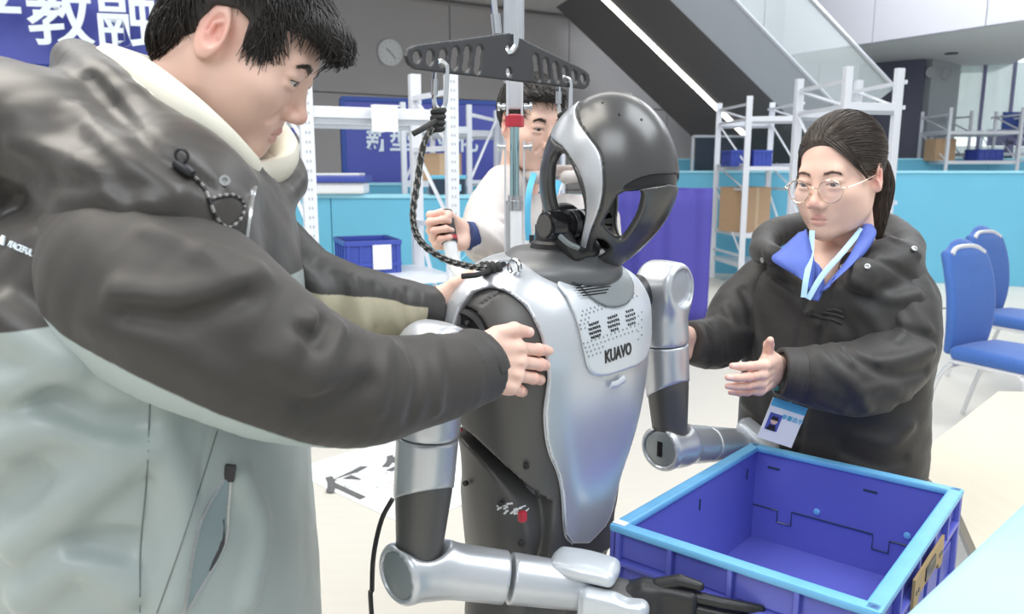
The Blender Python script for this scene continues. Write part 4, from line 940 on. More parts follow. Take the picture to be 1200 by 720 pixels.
for x, y, sx, sy in ((-1, 0, 0, 1), (1, 0, 0, 1), (0, -1, 1, 0), (0, 1, 1, 0)):
    lon = Lb if sy else La; hx, hy = La/2, Lb/2; P = lambda s, z, o: (x*(hx-o)+(s if not x else 0), y*(hy-o)+(s if not y else 0), z)
    D = lambda w, h, t: ((w if not x else t), (w if not y else t), h)
    w_ = cb('side_wall', P(0, Hc/2, .016), D(lon-.02, Hc, .006), M['crate'])
    cb('rim', P(0, Hc-.006, .011), D(lon-.0 if not x else lon-.0, .012, .024), M['craterim'], crate, .004)
    for z in (Hc-.062, .05, .012): cb('rail', P(0, z, .008), D(lon-.01, .008, .016), M['crate'])
    n = 6 if sy else 5
    for k in range(n): s = (k/(n-1)-.5)*(lon-.02); cb('rib', P(s, Hc-.034, .008), D(.008, .055, .016), M['crate'], crate, .002)
    for k in range(n-1):
        s = ((k+.5)/(n-1)-.5)*(lon-.02); cb('recess_panel', P(s, Hc-.034, .013), D((lon-.02)/(n-1)-.012, .042, .006), M['crate'], crate, .002)
        if k % 2 == 0: cb('slot', P(s, Hc-.05 if sy else Hc-.04, .0195), D(.004, .022, .002) if sy else D(.026, .004, .002), M['dark'], crate, 0)
        cb('lower_panel', P(s, .09, .012), D((lon-.02)/(n-1)-.03, .06, .008), M['crate'], crate, .002)
for x in (-1, 1):
    for y in (-1, 1): cb('corner_post', (x*(La/2-.010), y*(Lb/2-.010), Hc/2), (.020, .020, Hc), M['crate'], crate, .006)
M['tan'] = mat('tan_handle_plate', (.42, .29, .13), .5, var=.12, scale=20)
hp_ = [(-.10, .028), (.10, .028), (.10, -.028), (.075, -.028), (.065, -.012), (-.065, -.012), (-.075, -.028), (-.10, -.028)]
hpl = MB().prism([(a*1.05, b*.9) for a, b in hp_], lc(La/2+.0, 0, Hc-.052), eb, ez, ea, .004).build('handle_plate', M['tan'], crate)
MB().box(lc(La/2+.003, .0, Hc-.045), (.006, .07, .022), CR, .002).build('hand_hole', M['gloss'], hpl)
for s in (-.09, -.075, .075, .09): MB().lathe(lc(La/2+.003, s, Hc-.052), ea, [(.004, 0), (.004, .002)], 8).build('rivet', M['dark'], hpl)
# folding wall hinge outline inside
m = [lc(La/2-.030, s, z) for s, z in ((-.26, .095), (-.15, .095), (-.15, .07), (-.12, .07), (-.12, .10), (.1, .10), (.1, .07), (.13, .07), (.13, .10), (.25, .10))]
MB().tube([lc(s, Lb/2-.0205, z) for s, z in ((-.19, .085), (-.13, .085), (-.13, .06), (-.10, .06), (-.10, .09), (.06, .09), (.06, .06), (.09, .06), (.09, .085), (.19, .085))], .0016, 4).build('hinge_line', M['dark'], crate)
for s in (-.05, .12): MB().lathe(lc(s, Lb/2-.0185, .105), -eb, [(.007, 0), (.006, .003), (.001, .004)], 12).build('hinge_pin', M['craterim'], crate, True)
MB().box(lc(-La/2+.012, -Lb/2+.014, Hc+.0006), (.022, .016, .001), CR).build('scratched_corner', M['paper'], crate)
# cable at the lower left
cb_ = MB().tube(spline([at(460, 585, 1.22), at(447, 610, 1.22), at(438, 650, 1.2), at(436, 690, 1.2), at(437, 740, 1.2), [at(437, 740, 1.2)[0]+.02, 1.25, .006], [-.3, 1.5, .006]], 40), .0042, 8).build('power_cable', M['black'], None, True)
tag(cb_, 'black cable hanging behind the near robot arm down to the floor', 'cable')
# ================================================================ people
M['skin'] = mat('skin', (.83, .555, .45), .48, var=.05, scale=30, sss=.12, bump=.03, bscale=500,
    attr=[('flush', (.84, .42, .35), .020), ('lip', (.64, .24, .23), .0020), ('nail', (.86, .58, .52), .0012)])
M['hair'] = mat('black_hair', (.028, .024, .022), .42, var=.35, scale=120)
M['browhair'] = mat('dark_brown_hair', (.042, .030, .024), .45, var=.35, scale=120)
M['eyewhite'] = mat('eye', (.62, .60, .58), .12, var=.02, attr=[('iris', (.05, .028, .02), .0004), ('pupil', (.004, .004, .004), .0003)])
def head_sdf(female=False, brow=1., nose=1., jaw=1., slit=.0018, ear=1.):
    j = .90 if female else jaw
    h = SD(ell((0, -.014, .036), (.0735, .094, .082)))
    h.u(ell((0, .022, -.028), (.0625*(.98 if female else 1), .066, .084)), .03)
    for s in (-1, 1):
        h.u(chain([(s*.056*j, -.012, -.030), (s*.050*j, .0, -.066), (s*.030*j, .048, -.096), (s*.012, .068, -.103)], [.016, .019, .017, .0155]), .028)
        h.u(ell((s*.044, .050, -.030), (.024, .028, .022)), .03)
        h.u(ell((s*.034, .036, -.062), (.024, .034, .028)), .03)
    h.u(ell((0, .070, -.100), (.019, .0165, .0165)), .02)
    h.u(cap((-.034, .071, .021), (.034, .071, .021), .0135*brow), .022)
    h.u(ell((0, .075, -.069), (.027, .017, .022)), .016)
    for s in (-1, 1): h.s(ell((s*.0315, .101, -.001), (.020, .0165, .0135)), .016)
    n = nose
    h.u(chain([(0, .079, .010), (0, .090, -.012), (0, .1015, -.033)], [.0075, .0085, .0092]), .012)
    h.u(sph((0, .1035+.004*(n-1), -.0365), .0102), .008)
    for s in (-1, 1):
        h.u(ell((s*.0120, .0955, -.0415), (.0090, .0125, .0085)), .006)
        h.s(ell((s*.0065, .100, -.0475), (.0042, .0075, .0040)), .003)
        if not female: h.s(cap((s*.021, .093, -.040), (s*.030, .080, -.058), .0012), .009)
        h.u(ell((s*.0315, .0775, .0045), (.0175, .0115, .0085), rotx(.3)), .006)      # upper lid
        h.u(ell((s*.0315, .0770, -.0085), (.0160, .0105, .0060)), .006)               # lower lid
        h.s(cap((s*.0195, .0905, -.0032), (s*.0445, .0825, -.0020), slit), .002)     # slit
        e = SD(ell((s*.0755, -.018, -.004), (.0075, .019*ear, .032*ear), rotz(-s*.42) @ rotx(.18))).s(ell((s*.0830, -.013, -.002), (.0065, .0115, .021), rotz(-s*.42) @ rotx(.18)), .004)
        e.s(sph((s*.0805, -.008, -.007), .0062), .004).u(chain([(s*.0785, -.010, .014), (s*.0790, -.019, .004), (s*.0785, -.018, -.010), (s*.0765, -.010, -.019)], .0024), .003)
        e.u(sph((s*.0745, -.006, -.006), .0048), .004).u(ell((s*.0745, -.010, -.029), (.006, .009, .008)), .006)
        h.u(e, .007)
    lipU = [(-.0240, .0755, -.0735), (-.011, .0880, -.0690), (-.004, .0900, -.0675), (0, .0895, -.0688), (.004, .0900, -.0675), (.011, .0880, -.0690), (.0240, .0755, -.0735)]
    lipL = [(-.0215, .0765, -.0760), (-.010, .0865, -.0800), (0, .0882, -.0812), (.010, .0865, -.0800), (.0215, .0765, -.0760)]
    RU, RL = [.0022, .0044, .0050, .0048, .0050, .0044, .0022], [.0025, .0052, .0060, .0052, .0025]
    h.u(chain(lipU, RU), .004).u(chain(lipL, RL), .004)
    h.s(chain([(-.0245, .0790, -.0742), (-.01, .0925, -.0747), (0, .0945, -.0752), (.01, .0925, -.0747), (.0245, .0790, -.0742)], .0012), .0022)
    h.s(cap((0, .0965, -.053), (0, .0955, -.061), .002), .006)
    h.u(cap((0, -.022, -.05), (0, -.040, -.22), .050 if female else .057, .052 if female else .060), .022)
    u, l = chain(lipU, np.array(RU)*.9), chain(lipL, np.array(RL)*.9)
    lip = lambda p: np.minimum(u(p), l(p))-.0014
    fl = lambda p: np.minimum(np.minimum(sph((.045, .06, -.035), .0)(p), sph((-.045, .06, -.035), .0)(p))-.004, np.minimum(np.minimum(sph((.083, -.018, -.004), 0)(p), sph((-.083, -.018, -.004), 0)(p))-.022, sph((0, .112, -.04), 0)(p)-.004))
    return h, dict(lip=lip, flush=fl, nail=lambda p: np.full(len(p), 1.))
def frame(fwd, roll=0.):
    f = unit(fwd); r = unit(np.cross(f, [0, 0, 1])); u = np.cross(r, f); R = np.stack([r, f, u], 1)
    return R @ roty(roll)
def part_mesh(fn, lo, hi, h, R=None, o=None, attrs=None, slack=1.5):
    V, Q = sdf_mesh(fn, lo, hi, h, slack); at_ = {k: g(V.astype(f32)) for k, g in (attrs or {}).items()}
    if R is not None:
        V = V @ np.asarray(R).T+np.asarray(o)
        if np.linalg.det(R) < 0: Q = Q[:, ::-1]
    return V, Q, at_
FAR = lambda p: np.full(len(p), 1.)
def body_obj(parts, parent):
    VV, QQ, n = [], [], 0; A = {'lip': [], 'flush': [], 'nail': []}
    for V, Q, a in parts:
        VV.append(V); QQ.append(Q+n); n += len(V)
        for k in A: A[k].append(a.get(k, np.ones(len(V))))
    me = npmesh('body', np.concatenate(VV), np.concatenate(QQ))
    for k in A: set_attr(me, k, np.concatenate(A[k]))
    return link('body', me, M['skin'], parent)
def hand_part(R, o, *a_, **k_):
    fl_ = k_.pop('fl', 1.); return hand_part0(R, o, fl_, *a_, **k_)
def hand_part0(R, o, flen, curl=(.15, .15, .18, .2), spread=(.06, .0, -.05, -.12), thumb=None, s=1., h=.0017, wrist=.05):
    """hand in its own frame: X thumb side, Y fingers, Z back of the hand"""
    mc = [(.0295, .088, .000), (.0095, .093, .002), (-.0110, .088, .001), (-.0295, .078, -.003)]
    Ls = [(.043, .026, .021), (.047, .030, .022), (.043, .028, .021), (.034, .021, .019)]; rad = [.0095, .0097, .0092, .0082]
    fs = []; tips = []; kn = []
    for k in range(4):
        p = np.array(mc[k]); a = 0.; d0 = np.array([math.sin(spread[k]), math.cos(spread[k]), 0]); P = [p.copy()]
        cs = curl[k] if isinstance(curl[k], (tuple, list)) else (curl[k], curl[k]*1.15, curl[k]*.7)
        for L, c in zip(Ls[k], cs): L = L*flen; a += c; p = p+L*(d0*math.cos(a)+np.array([0, 0, -1.])*math.sin(a)); P.append(p.copy())
        r = rad[k]; fs.append(SD(chain(P, [r*1.05, r*.98, r*.90, r*.70])).u(sph(P[1], r*1.04), .004).u(sph(P[2], r*.96), .003))
        dr = unit(P[3]-P[2]); nn = d0*math.sin(a)+np.array([0, 0, 1.])*math.cos(a); tips.append((P[3]-dr*.003+nn*r*.66, dr, nn, r)); kn.append(P[1]+nn*r)
    T = thumb or [(.026, .020, -.008), (.050, .050, -.012), (.062, .078, -.011), (.066, .104, -.009)]; T = [np.array(q, float) for q in T]
    th = SD(chain(T, [.0150, .0118, .0108, .0078])).u(sph(T[2], .0112), .004)
    dr = unit(T[3]-T[2]); sidez = unit(np.array([.25, 0, 1.])-dr*(dr @ np.array([.25, 0, 1.]))); tips.append((T[3]-dr*.003+sidez*.0078, dr, sidez, .0105))
    f = SD(rbox((0, .050, 0), (.0405, .046, .0140), .0135)).u(ell((.022, .034, -.010), (.020, .034, .015)), .012).u(ell((-.026, .040, -.008), (.014, .036, .013)), .012)
    f.u(rbox((0, -wrist, 0), (.0275, wrist+.02, .0195), .0185), .022)
    for k in range(4): f.u(ell(np.array(mc[k])+[0, -.002, .0075], (.0085, .0115, .0075)), .010)
    fin = lambda p: np.minimum(np.minimum(fs[0](p), fs[1](p)), np.minimum(fs[2](p), fs[3](p)))
    f.u(fin, .009).u(th, .010)
    for k in range(3):
        a, b = np.array(mc[k]), np.array(mc[k+1]); f.u(ell((a+b)/2+[0, .002, -.002], (.008, .010, .006)), .006)
        f.s(cap((a+b)/2+[0, -.006, .0185], (a+b)/2*np.array([.7, .5, 1])+[0, 0, .0185], .003), .008)
    def nail(p):
        d = np.full(len(p), 1., f32)
        for c, dr, nn, r in tips:
            q = p-A3(c); w = np.cross(dr, nn); x = (q @ A3(w))/(r*.62); y = (q @ A3(dr))/(r*.85); z = (q @ A3(nn))
            e = (np.sqrt(x*x+y*y)-1)*r*.6; e = np.maximum(e, np.abs(z)-r*.45); d = np.minimum(d, e)
        return d
    g = SD(f).d(lambda p: .0007*np.exp(-np.maximum(nail(p), 0)*1500))
    fl = lambda p: np.min([sph(c, 0)(p)-.006 for c, _, _, _ in tips]+[sph(c, 0)(p)-.001 for c in kn], axis=0)
    sc = lambda fn: (lambda p: fn(p/s)*s)
    return part_mesh(sc(g), np.array([-.06, -wrist*2-.03, -.12])*s, np.array([.12, .21, .05])*s, h, R, o, dict(nail=sc(nail), flush=sc(fl)))
def eyes(R, o, parent, look=(0, 1, -.35)):
    for s in (-1, 1):
        c = np.array([s*.0315, .0755, -.001]); bm = bmesh.new(); bmesh.ops.create_uvsphere(bm, u_segments=24, v_segments=16, radius=.0118); V = np.array([v.co[:] for v in bm.verts]); F = [[v.index for v in f.verts] for f in bm.faces]; bm.free()
        lk = unit(look); d = np.linalg.norm(V/.0118-lk, axis=1)*.0118
        me = npmesh('eye', (V+c) @ R.T+o, F); set_attr(me, 'iris', d-.0063); set_attr(me, 'pupil', d-.0030); link('eye', me, M['eyewhite'], parent)
def strands(name, P, D, field, steps, step, parent, m, R, o, lift=.0012, r0=.0009, jit=.25, drop=0.0, flow=None, seed=3, sides=3):
    """hair strands combed over a surface: roots P, start directions D (n,3), all in head coordinates"""
    rg = np.random.default_rng(seed); p = P.astype(f32).copy(); D = D.astype(f32); n = len(p); pts = [p.copy()]; lf = lift*rg.uniform(.2, 2.2, n); L = rg.uniform(.65, 1.15, n)[:, None]*step
    D = D+rg.normal(0, jit, (n, 3))
    for k in range(steps):
        g = grad(field, p, .002); g /= np.linalg.norm(g, axis=1)[:, None]+1e-6; d = flow(p, D) if flow else D
        d = d-g*(d*g).sum(1)[:, None]*.85; d = d+np.array([0, 0, -drop*k/steps]); d /= np.linalg.norm(d, axis=1)[:, None]+1e-6
        p = p+d*L; v = field(p); p = p-g*(np.minimum(v-lf, 0))[:, None]-g*(np.maximum(v-lf, 0)*.35)[:, None]; pts.append(p.copy()); p = p.astype(f32)
    S = np.stack(pts, 1); m_ = S.shape[1]; T = np.gradient(S, axis=1); T /= np.linalg.norm(T, axis=2)[..., None]+1e-9
    a = np.cross(T, np.array([.3, .5, .8])); a /= np.linalg.norm(a, axis=2)[..., None]+1e-9; b = np.cross(T, a)
    rad = r0*np.linspace(1, .12, m_)**.6; V = np.stack([S+rad[None, :, None]*(a*math.cos(q)+b*math.sin(q)) for q in np.arange(sides)*2*math.pi/sides], 2)
    idx = np.arange(n*m_*sides).reshape(n, m_, sides); q = []
    for k in range(sides): q.append(np.stack([idx[:, :-1, k], idx[:, :-1, (k+1) % sides], idx[:, 1:, (k+1) % sides], idx[:, 1:, k]], -1).reshape(-1, 4))
    o_ = link(name, npmesh(name, V.reshape(-1, 3) @ R.T+o, np.concatenate(q)), m, parent); return o_
def lashes(R, o, parent, field, m):
    for s in (-1, 1):
        P = snap(field, spline(np.array([(s*.0180, .094, -.0022), (s*.0260, .096, .0006), (s*.0350, .094, .0012), (s*.0440, .088, -.0006), (s*.0470, .084, -.0018)]), 14), .0002, 6)
        MB().tube(P @ R.T+o, np.linspace(.0006, .0010, 14), 5, flat=.8).build('eyelashes', m, parent, True)
def brows(R, o, parent, field, m, th=1.):
    rg = np.random.default_rng(5)
    for s in (-1, 1):
        n = 150; t = rg.uniform(0, 1, n); x = s*(.014+.036*t); z = .0190+.007*np.sin(t*2.0)-.004*t*t+rg.normal(0, .0022*th, n)*(1-.5*t); P = snap(field, np.stack([x, np.full(n, .088), z], 1), .0004, 6)
        D = np.stack([np.full(n, s*1.), np.zeros(n), .5-.9*t], 1); strands('eyebrow', P, D, field, 3, .0026, parent, m, R, o, .0005, .00045, .15)
def hair_cap(field, region, R, o, parent, m, amp=.0012, lo=(-.11, -.14, -.12), hi=(.11, .14, .15)):
    V, Q = sdf_mesh(SD(field).i(region, .006), lo, hi, .0034, 1.6)
    return link('hair', npmesh('hair', V @ R.T+o, Q), m, parent), V
def cloth_obj(name, fn, lo, hi, h, m, parent, attrs=None, slack=1.6):
    V, Q = sdf_mesh(fn, lo, hi, h, slack); me = npmesh(name, V, Q)
    for k, g in (attrs or {}).items(): set_attr(me, k, g(V.astype(f32)))
    return link(name, me, m, parent)
def bb(P, pad): P = np.asarray(P); return P.min(0)-pad, P.max(0)+pad
def legs_of(person, c, f, h, m, shoe, lat=.095, r=(.085, .062, .05)):
    """trousers and shoes from hip height h to the floor"""
    f = unit(np.asarray(f)*[1, 1, 0]); l = np.array([-f[1], f[0], 0]); c = np.asarray(c)*[1, 1, 0]; fn = None; pts = []
    for s in (-1, 1):
        P = [c+l*s*lat*.9+[0, 0, h], c+l*s*lat+f*.015+[0, 0, h*.55], c+l*s*lat-f*.02+[0, 0, .06]]; pts += P; g = chain(P, r); fn = SD(g) if fn is None else fn.u(g, .03)
        sh_ = SD(rbox((0, .05, .035), (.045, .135, .034), .03)).u(ell((0, .0, .07), (.042, .06, .045)), .03).i(plane((0, 0, .004), (0, 0, -1)), .003); Rl = np.stack([-l, f, [0, 0, 1]], 1)
        V, Q = sdf_mesh(sh_, (-.07, -.12, -.01), (.07, .22, .14), .008); link('shoe', npmesh('shoe', V @ Rl.T+c+l*s*lat-f*.02, Q), shoe, person)
    fn.d(wob(.006, 18, 4)); lo, hi = bb(pts, .12); lo[2] = .03; link('trousers', npmesh('trousers', *sdf_mesh(fn, lo, hi, .012)), m, person)
M['trouser'] = mat('dark_trousers', (.03, .032, .04), .7, var=.1)
M['shoe'] = mat('white_trainer', (.6, .6, .6), .5, var=.05)
M['blackcloth'] = mat('black_shell_fabric', (.042, .040, .037), .60, var=.08, scale=14, bump=.13, bscale=22, sheen=.12)
M['blackpad'] = mat('black_padded_fabric', (.031, .029, .028), .58, var=.08, scale=14, bump=.18, bscale=20, sheen=.12)
# ---------------------------------------------------------------- the man on the left
YM = 1.0
mfw = unit([.815, .04, -.575]); MHR = frame(mfw, 0.0); MHO = at(262, 42, .925)+np.array([0, .075, 0])
man = empty('person', [-.45, .95, 0], 'man in black and pale grey jacket at left with hand on the robot chest', 'person')
hm, ham = head_sdf(False, 1.05, 1.0, 1.0, .0017, 1.16)
MHR = MHR*.96
mparts = [part_mesh(hm, (-.10, -.13, -.24), (.10, .13, .14), .0022, MHR, MHO, ham)]
tipm = trace(torsoW, 654, 437); print('fingertip', tipm); WR_ = at(558, 426, tipm[1]-.112); hY = unit(at(655, 437, tipm[1]-.005)-WR_)
def hframe(y, xhint, right):
    y = unit(y); x = unit(np.asarray(xhint, float)-y*(np.asarray(xhint) @ y)); z = np.cross(x, y); return np.stack([x, y, -z if right else z], 1)
HmR = hframe(hY, [-.05, .10, 1.], True)
mparts.append(hand_part(HmR, WR_-hY*.008, (.10, .16, .20, .28), (.04, .0, -.04, -.11), [(.024, .018, -.006), (.046, .042, -.002), (.056, .074, .002), (.056, .110, .000)], .92, wrist=.018, fl=1.18))
WL_ = at(503, 366, 1.185); HmL = hframe([.90, .25, -.02], [.35, .05, 1.], False)
mparts.append(hand_part(HmL, WL_, (.25, .25, .25, .3), (.08, .0, -.06, -.12), [(.026, .018, -.008), (.047, .038, -.014), (.060, .062, -.016), (.068, .086, -.016)], .98, .0022))
core_m = SD(stack([.80, 1.0, 1.2, 1.36, 1.46], [-.46, -.46, -.45, -.43, -.41], YM-.05, [.12, .13, .13, .10, .055], [.17, .17, .19, .16, .06]))
mparts.append(part_mesh(core_m, (-.7, .6, .75), (-.2, 1.3, 1.55), .016))
body_obj(mparts, man); eyes(MHR, MHO, man, (0, 1, -.30)); brows(MHR, MHO, man, hm, M['browhair'], 1.3); lashes(MHR, MHO, man, hm, M['hair'])
def side_poly(pts): g = poly_sd(pts); return lambda p: g(p[:, 1], p[:, 2]).astype(f32)
hairf = SD(ell((0, -.016, .040), (.0835, .106, .093))).u(ell((0, .074, .070), (.056, .040, .026)), .02).u(ell((0, -.075, -.03), (.055, .030, .05)), .02)
reg_m = side_poly([(.140, .20), (.145, .055), (.098, .040), (.080, .062), (.052, .060), (.044, .030), (.030, -.006), (.018, -.008), (.012, .030), (-.006, .034), (-.030, .022), (-.040, -.030), (-.050, -.075), (-.09, -.085), (-.15, -.06), (-.15, .2)])
hc, HV = hair_cap(hairf, reg_m, MHR, MHO, man, M['hair'])
rg = np.random.default_rng(11); sel = HV[rg.integers(0, len(HV), 5200)]; sel = sel[(hairf(sel.astype(f32)) > -.004) & ~((sel[:, 1] > -.055) & (sel[:, 1] < .03) & (sel[:, 2] < .060))]
crown = np.array([.01, -.055, .11]); dv = sel-crown; dv /= np.linalg.norm(dv, axis=1)[:, None]
strands('hair_strands', sel, dv+np.array([0, .25, -.15]), hairf, 7, .0055, man, M['hair'], MHR, MHO, .0022, .0011, .30, .25)
rt = np.stack([rg.uniform(-.062, .062, 700), rg.uniform(.05, .10, 700), rg.uniform(.075, .10, 700)], 1); rt = snap(hairf, rt, .001)
strands('fringe', rt, np.stack([rt[:, 0]*1.5, np.full(700, .55), np.full(700, -.75)], 1), hairf, 7, .0072, man, M['hair'], MHR, MHO, .002, .0011, .2, .7, seed=8)
for sd_s in (-1, 1):
    rt = np.stack([np.full(150, sd_s*.072), rg.uniform(.016, .044, 150), rg.uniform(.020, .05, 150)], 1); rt = snap(hairf, rt, .001)
    strands('sideburn', rt, np.stack([rt[:, 0]*.5, np.full(150, .35), np.full(150, -1.)], 1), hm, 6, .0060, man, M['hair'], MHR, MHO, .0015, .0010, .15, .4, seed=9)
# jacket of the man
M['jacketpale'] = mat('pale_grey_green_shell', (.36, .415, .40), .40, var=.06, scale=4, bump=.30, bscale=9, sheen=.2, attr=[('dark', (.045, .040, .036), .0009)])
M['sleeve'] = mat('black_sleeve_shell', (.045, .040, .036), .58, var=.08, scale=10, bump=.14, bscale=18, sheen=.15, attr=[('light', (.43, .50, .49), .0009)])
M['sleevefar'] = mat('black_khaki_sleeve', (.047, .045, .043), .5, var=.08, scale=10, bump=.02, bscale=700, attr=[('light', (.50, .46, .33), .0009)])
M['cream'] = mat('cream_collar', (.74, .71, .60), .55, var=.04)
M['seam'] = mat('dark_seam', (.16, .185, .18), .7, var=.1)
M['zip'] = mat('zip_metal', (.45, .46, .46), .35, .8, var=.2, scale=300)
jt = SD(stack([.74, .85, 1.0, 1.15, 1.28, 1.38, 1.44, 1.48], [-.455, -.455, -.462, -.467, -.458, -.432, -.412, -.402], YM-.050, [.180, .182, .186, .190, .185, .150, .11, .09], [.235, .238, .242, .248, .25, .215, .15, .105], 2.3))
lap = [(88, 72, .985), (120, 98, .885), (170, 145, .845), (228, 190, .84), (270, 218, .88), (282, 238, .935)]
lapn = np.array([at(*q) for q in lap]); mir = lambda P: P*np.array([1, -1, 1])+np.array([0, 2*YM, 0])
ringP = np.concatenate([lapn, mir(lapn)[::-1][0:]]); jt.u(chain(spline(ringP[:6], 20), [.028]*20), .022).u(chain(spline(mir(lapn), 12), .026), .022)
hood = SD(ell(at(36, 178, .95), (.135, .175, .09), roty(.75))).u(ell(at(95, 165, .87), (.11, .10, .06), roty(.6)), .05)
jt.u(hood, .018).u(ell(at(180, 262, .80), (.10, .09, .10)), .05)
jt.s(chain([at(215, 118, YM), at(255, 40, YM)], [.066, .095]), .012).s(chain([at(278, 158, YM), at(310, 110, YM)], [.066, .10]), .012)
base_j = jt
fold_m = folds([(traces(base_j, spline(L, 10)), w, hgt) for L, w, hgt in (
    ([(20, 170), (90, 190), (150, 240), (200, 238)], .012, .010), ([(95, 130), (150, 190), (205, 225)], .010, .008), ([(0, 225), (40, 250), (110, 262)], .014, -.012), ([(60, 215), (120, 215), (165, 250)], .010, -.008), ([(105, 90), (165, 160), (245, 218)], .009, -.009),
    ([(0, 370), (40, 400), (80, 425)], 0.017, 0.028), ([(10, 455), (50, 440), (70, 425)], 0.012, 0.028), ([(0, 520), (60, 500), (130, 520)], 0.015, 0.024), ([(60, 470), (110, 500), (160, 500)], 0.017, -0.024), ([(20, 640), (70, 600), (85, 580)], 0.014, 0.028),
    ([(80, 590), (120, 560), (160, 530)], 0.017, 0.024), ([(0, 590), (40, 560)], 0.014, -0.024), ([(30, 700), (90, 660), (150, 690)], 0.015, 0.024), ([(100, 640), (150, 640)], 0.014, -0.022), ([(190, 520), (215, 600), (200, 700)], 0.019, 0.015), ([(285, 560), (305, 620), (290, 700)], 0.014, 0.016),
    ([(175, 560), (176, 650), (165, 715)], .005, -.004), ([(250, 500), (225, 600), (190, 720)], .005, -.004)) if len(traces(base_j, spline(L, 10))) > 2])
jm = SD(base_j).d(fold_m).d(wob(.0022, 22, 2))
dark_j = lambda p: np.minimum((1.305-p[:, 2])+(p[:, 0]+.45)*.10, 1.).astype(f32)
jb = cloth_obj('jacket', jm, (-.85, .60, .70), (-.20, 1.30, 1.68), .006, M['jacketpale'], man, dict(dark=dark_j))
SL = [(146, 312, .80, .090), (178, 338, .77, .100), (225, 368, .75, .094), (300, 413, .76, .082), (360, 442, .79, .074), (420, 455, .83, .065), (470, 452, .885, .0595), (520, 443, WR_[1]-.045, .0545), (556, 431, WR_[1]-.004, .048)]
SP = np.array([at(x, y, Y) for x, y, Y, r in SL]); SPs = spline(SP, 30); SRr = np.interp(np.linspace(0, 8, 30), np.arange(9), [q[3] for q in SL])
base_s = SD(chain(SPs, SRr)); endd = unit(SP[-1]-SP[-2]); base_s.i(plane(SP[-1], endd), .008)
def fl_(base, items): return folds([(T, w, h) for T, w, h in ((traces(base, spline(L, 10)), w, h) for L, w, h in items) if len(T) > 2])
fold_s = fl_(base_s, (([(140, 345), (210, 350), (280, 330), (300, 320)], .014, .011), ([(150, 365), (220, 372), (285, 345)], .012, -.011), ([(235, 300), (270, 325), (292, 318)], .011, .008), ([(355, 390), (372, 398), (385, 380)], .010, -.013), ([(365, 375), (345, 400), (330, 420)], .012, .008),
    ([(395, 385), (385, 420), (365, 460)], .013, .009), ([(310, 425), (360, 440), (420, 430)], .016, .007), ([(360, 470), (400, 470), (430, 450)], .012, -.008), ([(455, 400), (450, 440), (440, 480)], .012, .007), ([(480, 400), (490, 440), (480, 490)], .010, -.006), ([(505, 395), (515, 440), (512, 480)], .010, .006),
    ([(180, 270), (230, 290), (262, 300)], .012, .006), ([(110, 380), (180, 400), (250, 440)], .02, .006), ([(240, 390), (320, 450), (380, 490)], .018, -.005)))
slv = SD(base_s).d(fold_s).d(wob(.002, 26, 5))
alS = along(spline(SP, 130))
def lightS(p):
    s, z = alS(p)
    thr = -np.interp(s, [0, .10, .25, .4, .55, .72, 1], [.012, .022, .036, .048, .058, .074, .2])
    return (z-thr).astype(f32)
sv = cloth_obj('jacket_sleeve', slv, *bb(SPs, .12), .005, M['sleeve'], man, dict(light=lightS))
cfP = SP[-1]-endd*.030
cuff = SD(lambda p: np.abs(cap(SP[-1]-endd*.05, SP[-1]+endd*.012, .0475, .046)(p))-.0035).i(plane(SP[-1]+endd*.012, endd), .002).i(plane(SP[-1]-endd*.03, -endd), .002)
cloth_obj('cuff', cuff, *bb([cfP, SP[-1]], .07), .0035, M['blackcloth'], man)
ca = unit(np.cross(endd, [0, -1, .25])); cbv = unit(np.cross(ca, endd)); cbv = cbv if cbv[1] < 0 else -cbv; ca = ca if ca[2] > 0 else -ca
MB().tube([SP[-1]-endd*(.010-.010*a)+(ca*math.cos(a)+cbv*math.sin(a))*.0485 for a in np.linspace(.1, 1.9, 14)], .0115, 8, flat=.26, upv=unit(ca*.6+cbv)).build('cuff_tab', M['blackcloth'], man, True)
FS = [(300, 300, 1.06, .075), (350, 335, 1.07, .062), (400, 352, 1.07, .056), (445, 362, 1.12, .053), (480, 366, 1.155, .047), (508, 366, 1.185, .040)]
FP = np.array([at(x, y, Y) for x, y, Y, r in FS]); FPs = spline(FP, 24); FR_ = np.interp(np.linspace(0, 5, 24), np.arange(6), [q[3] for q in FS]); fend = unit(FP[-1]-FP[-2])
base_f = SD(chain(FPs, FR_)).i(plane(FP[-1], fend), .006)
fold_f = fl_(base_f, (([(360, 320), (375, 345), (380, 385)], .009, .008), ([(392, 322), (400, 350), (398, 390)], .008, -.008), ([(415, 325), (420, 355), (425, 390)], .009, .007), ([(440, 335), (445, 360), (440, 390)], .007, -.006), ([(460, 338), (462, 365), (465, 392)], .008, .006), ([(325, 300), (345, 315), (350, 340)], .010, -.008), ([(340, 297), (352, 312), (356, 330)], .008, .006), ([(478, 340), (478, 366), (478, 394)], .005, -.006), ([(492, 338), (493, 366), (493, 392)], .004, -.003)))
alF = along(spline(FP, 90))
def lightF(p):
    s, z = alF(p)
    return np.maximum(z-.013, (s-.80)*.25).astype(f32)
cloth_obj('jacket_sleeve', SD(base_f).d(fold_f).d(wob(.0018, 30, 6)), *bb(FPs, .10), .005, M['sleevefar'], man, dict(light=lightF))
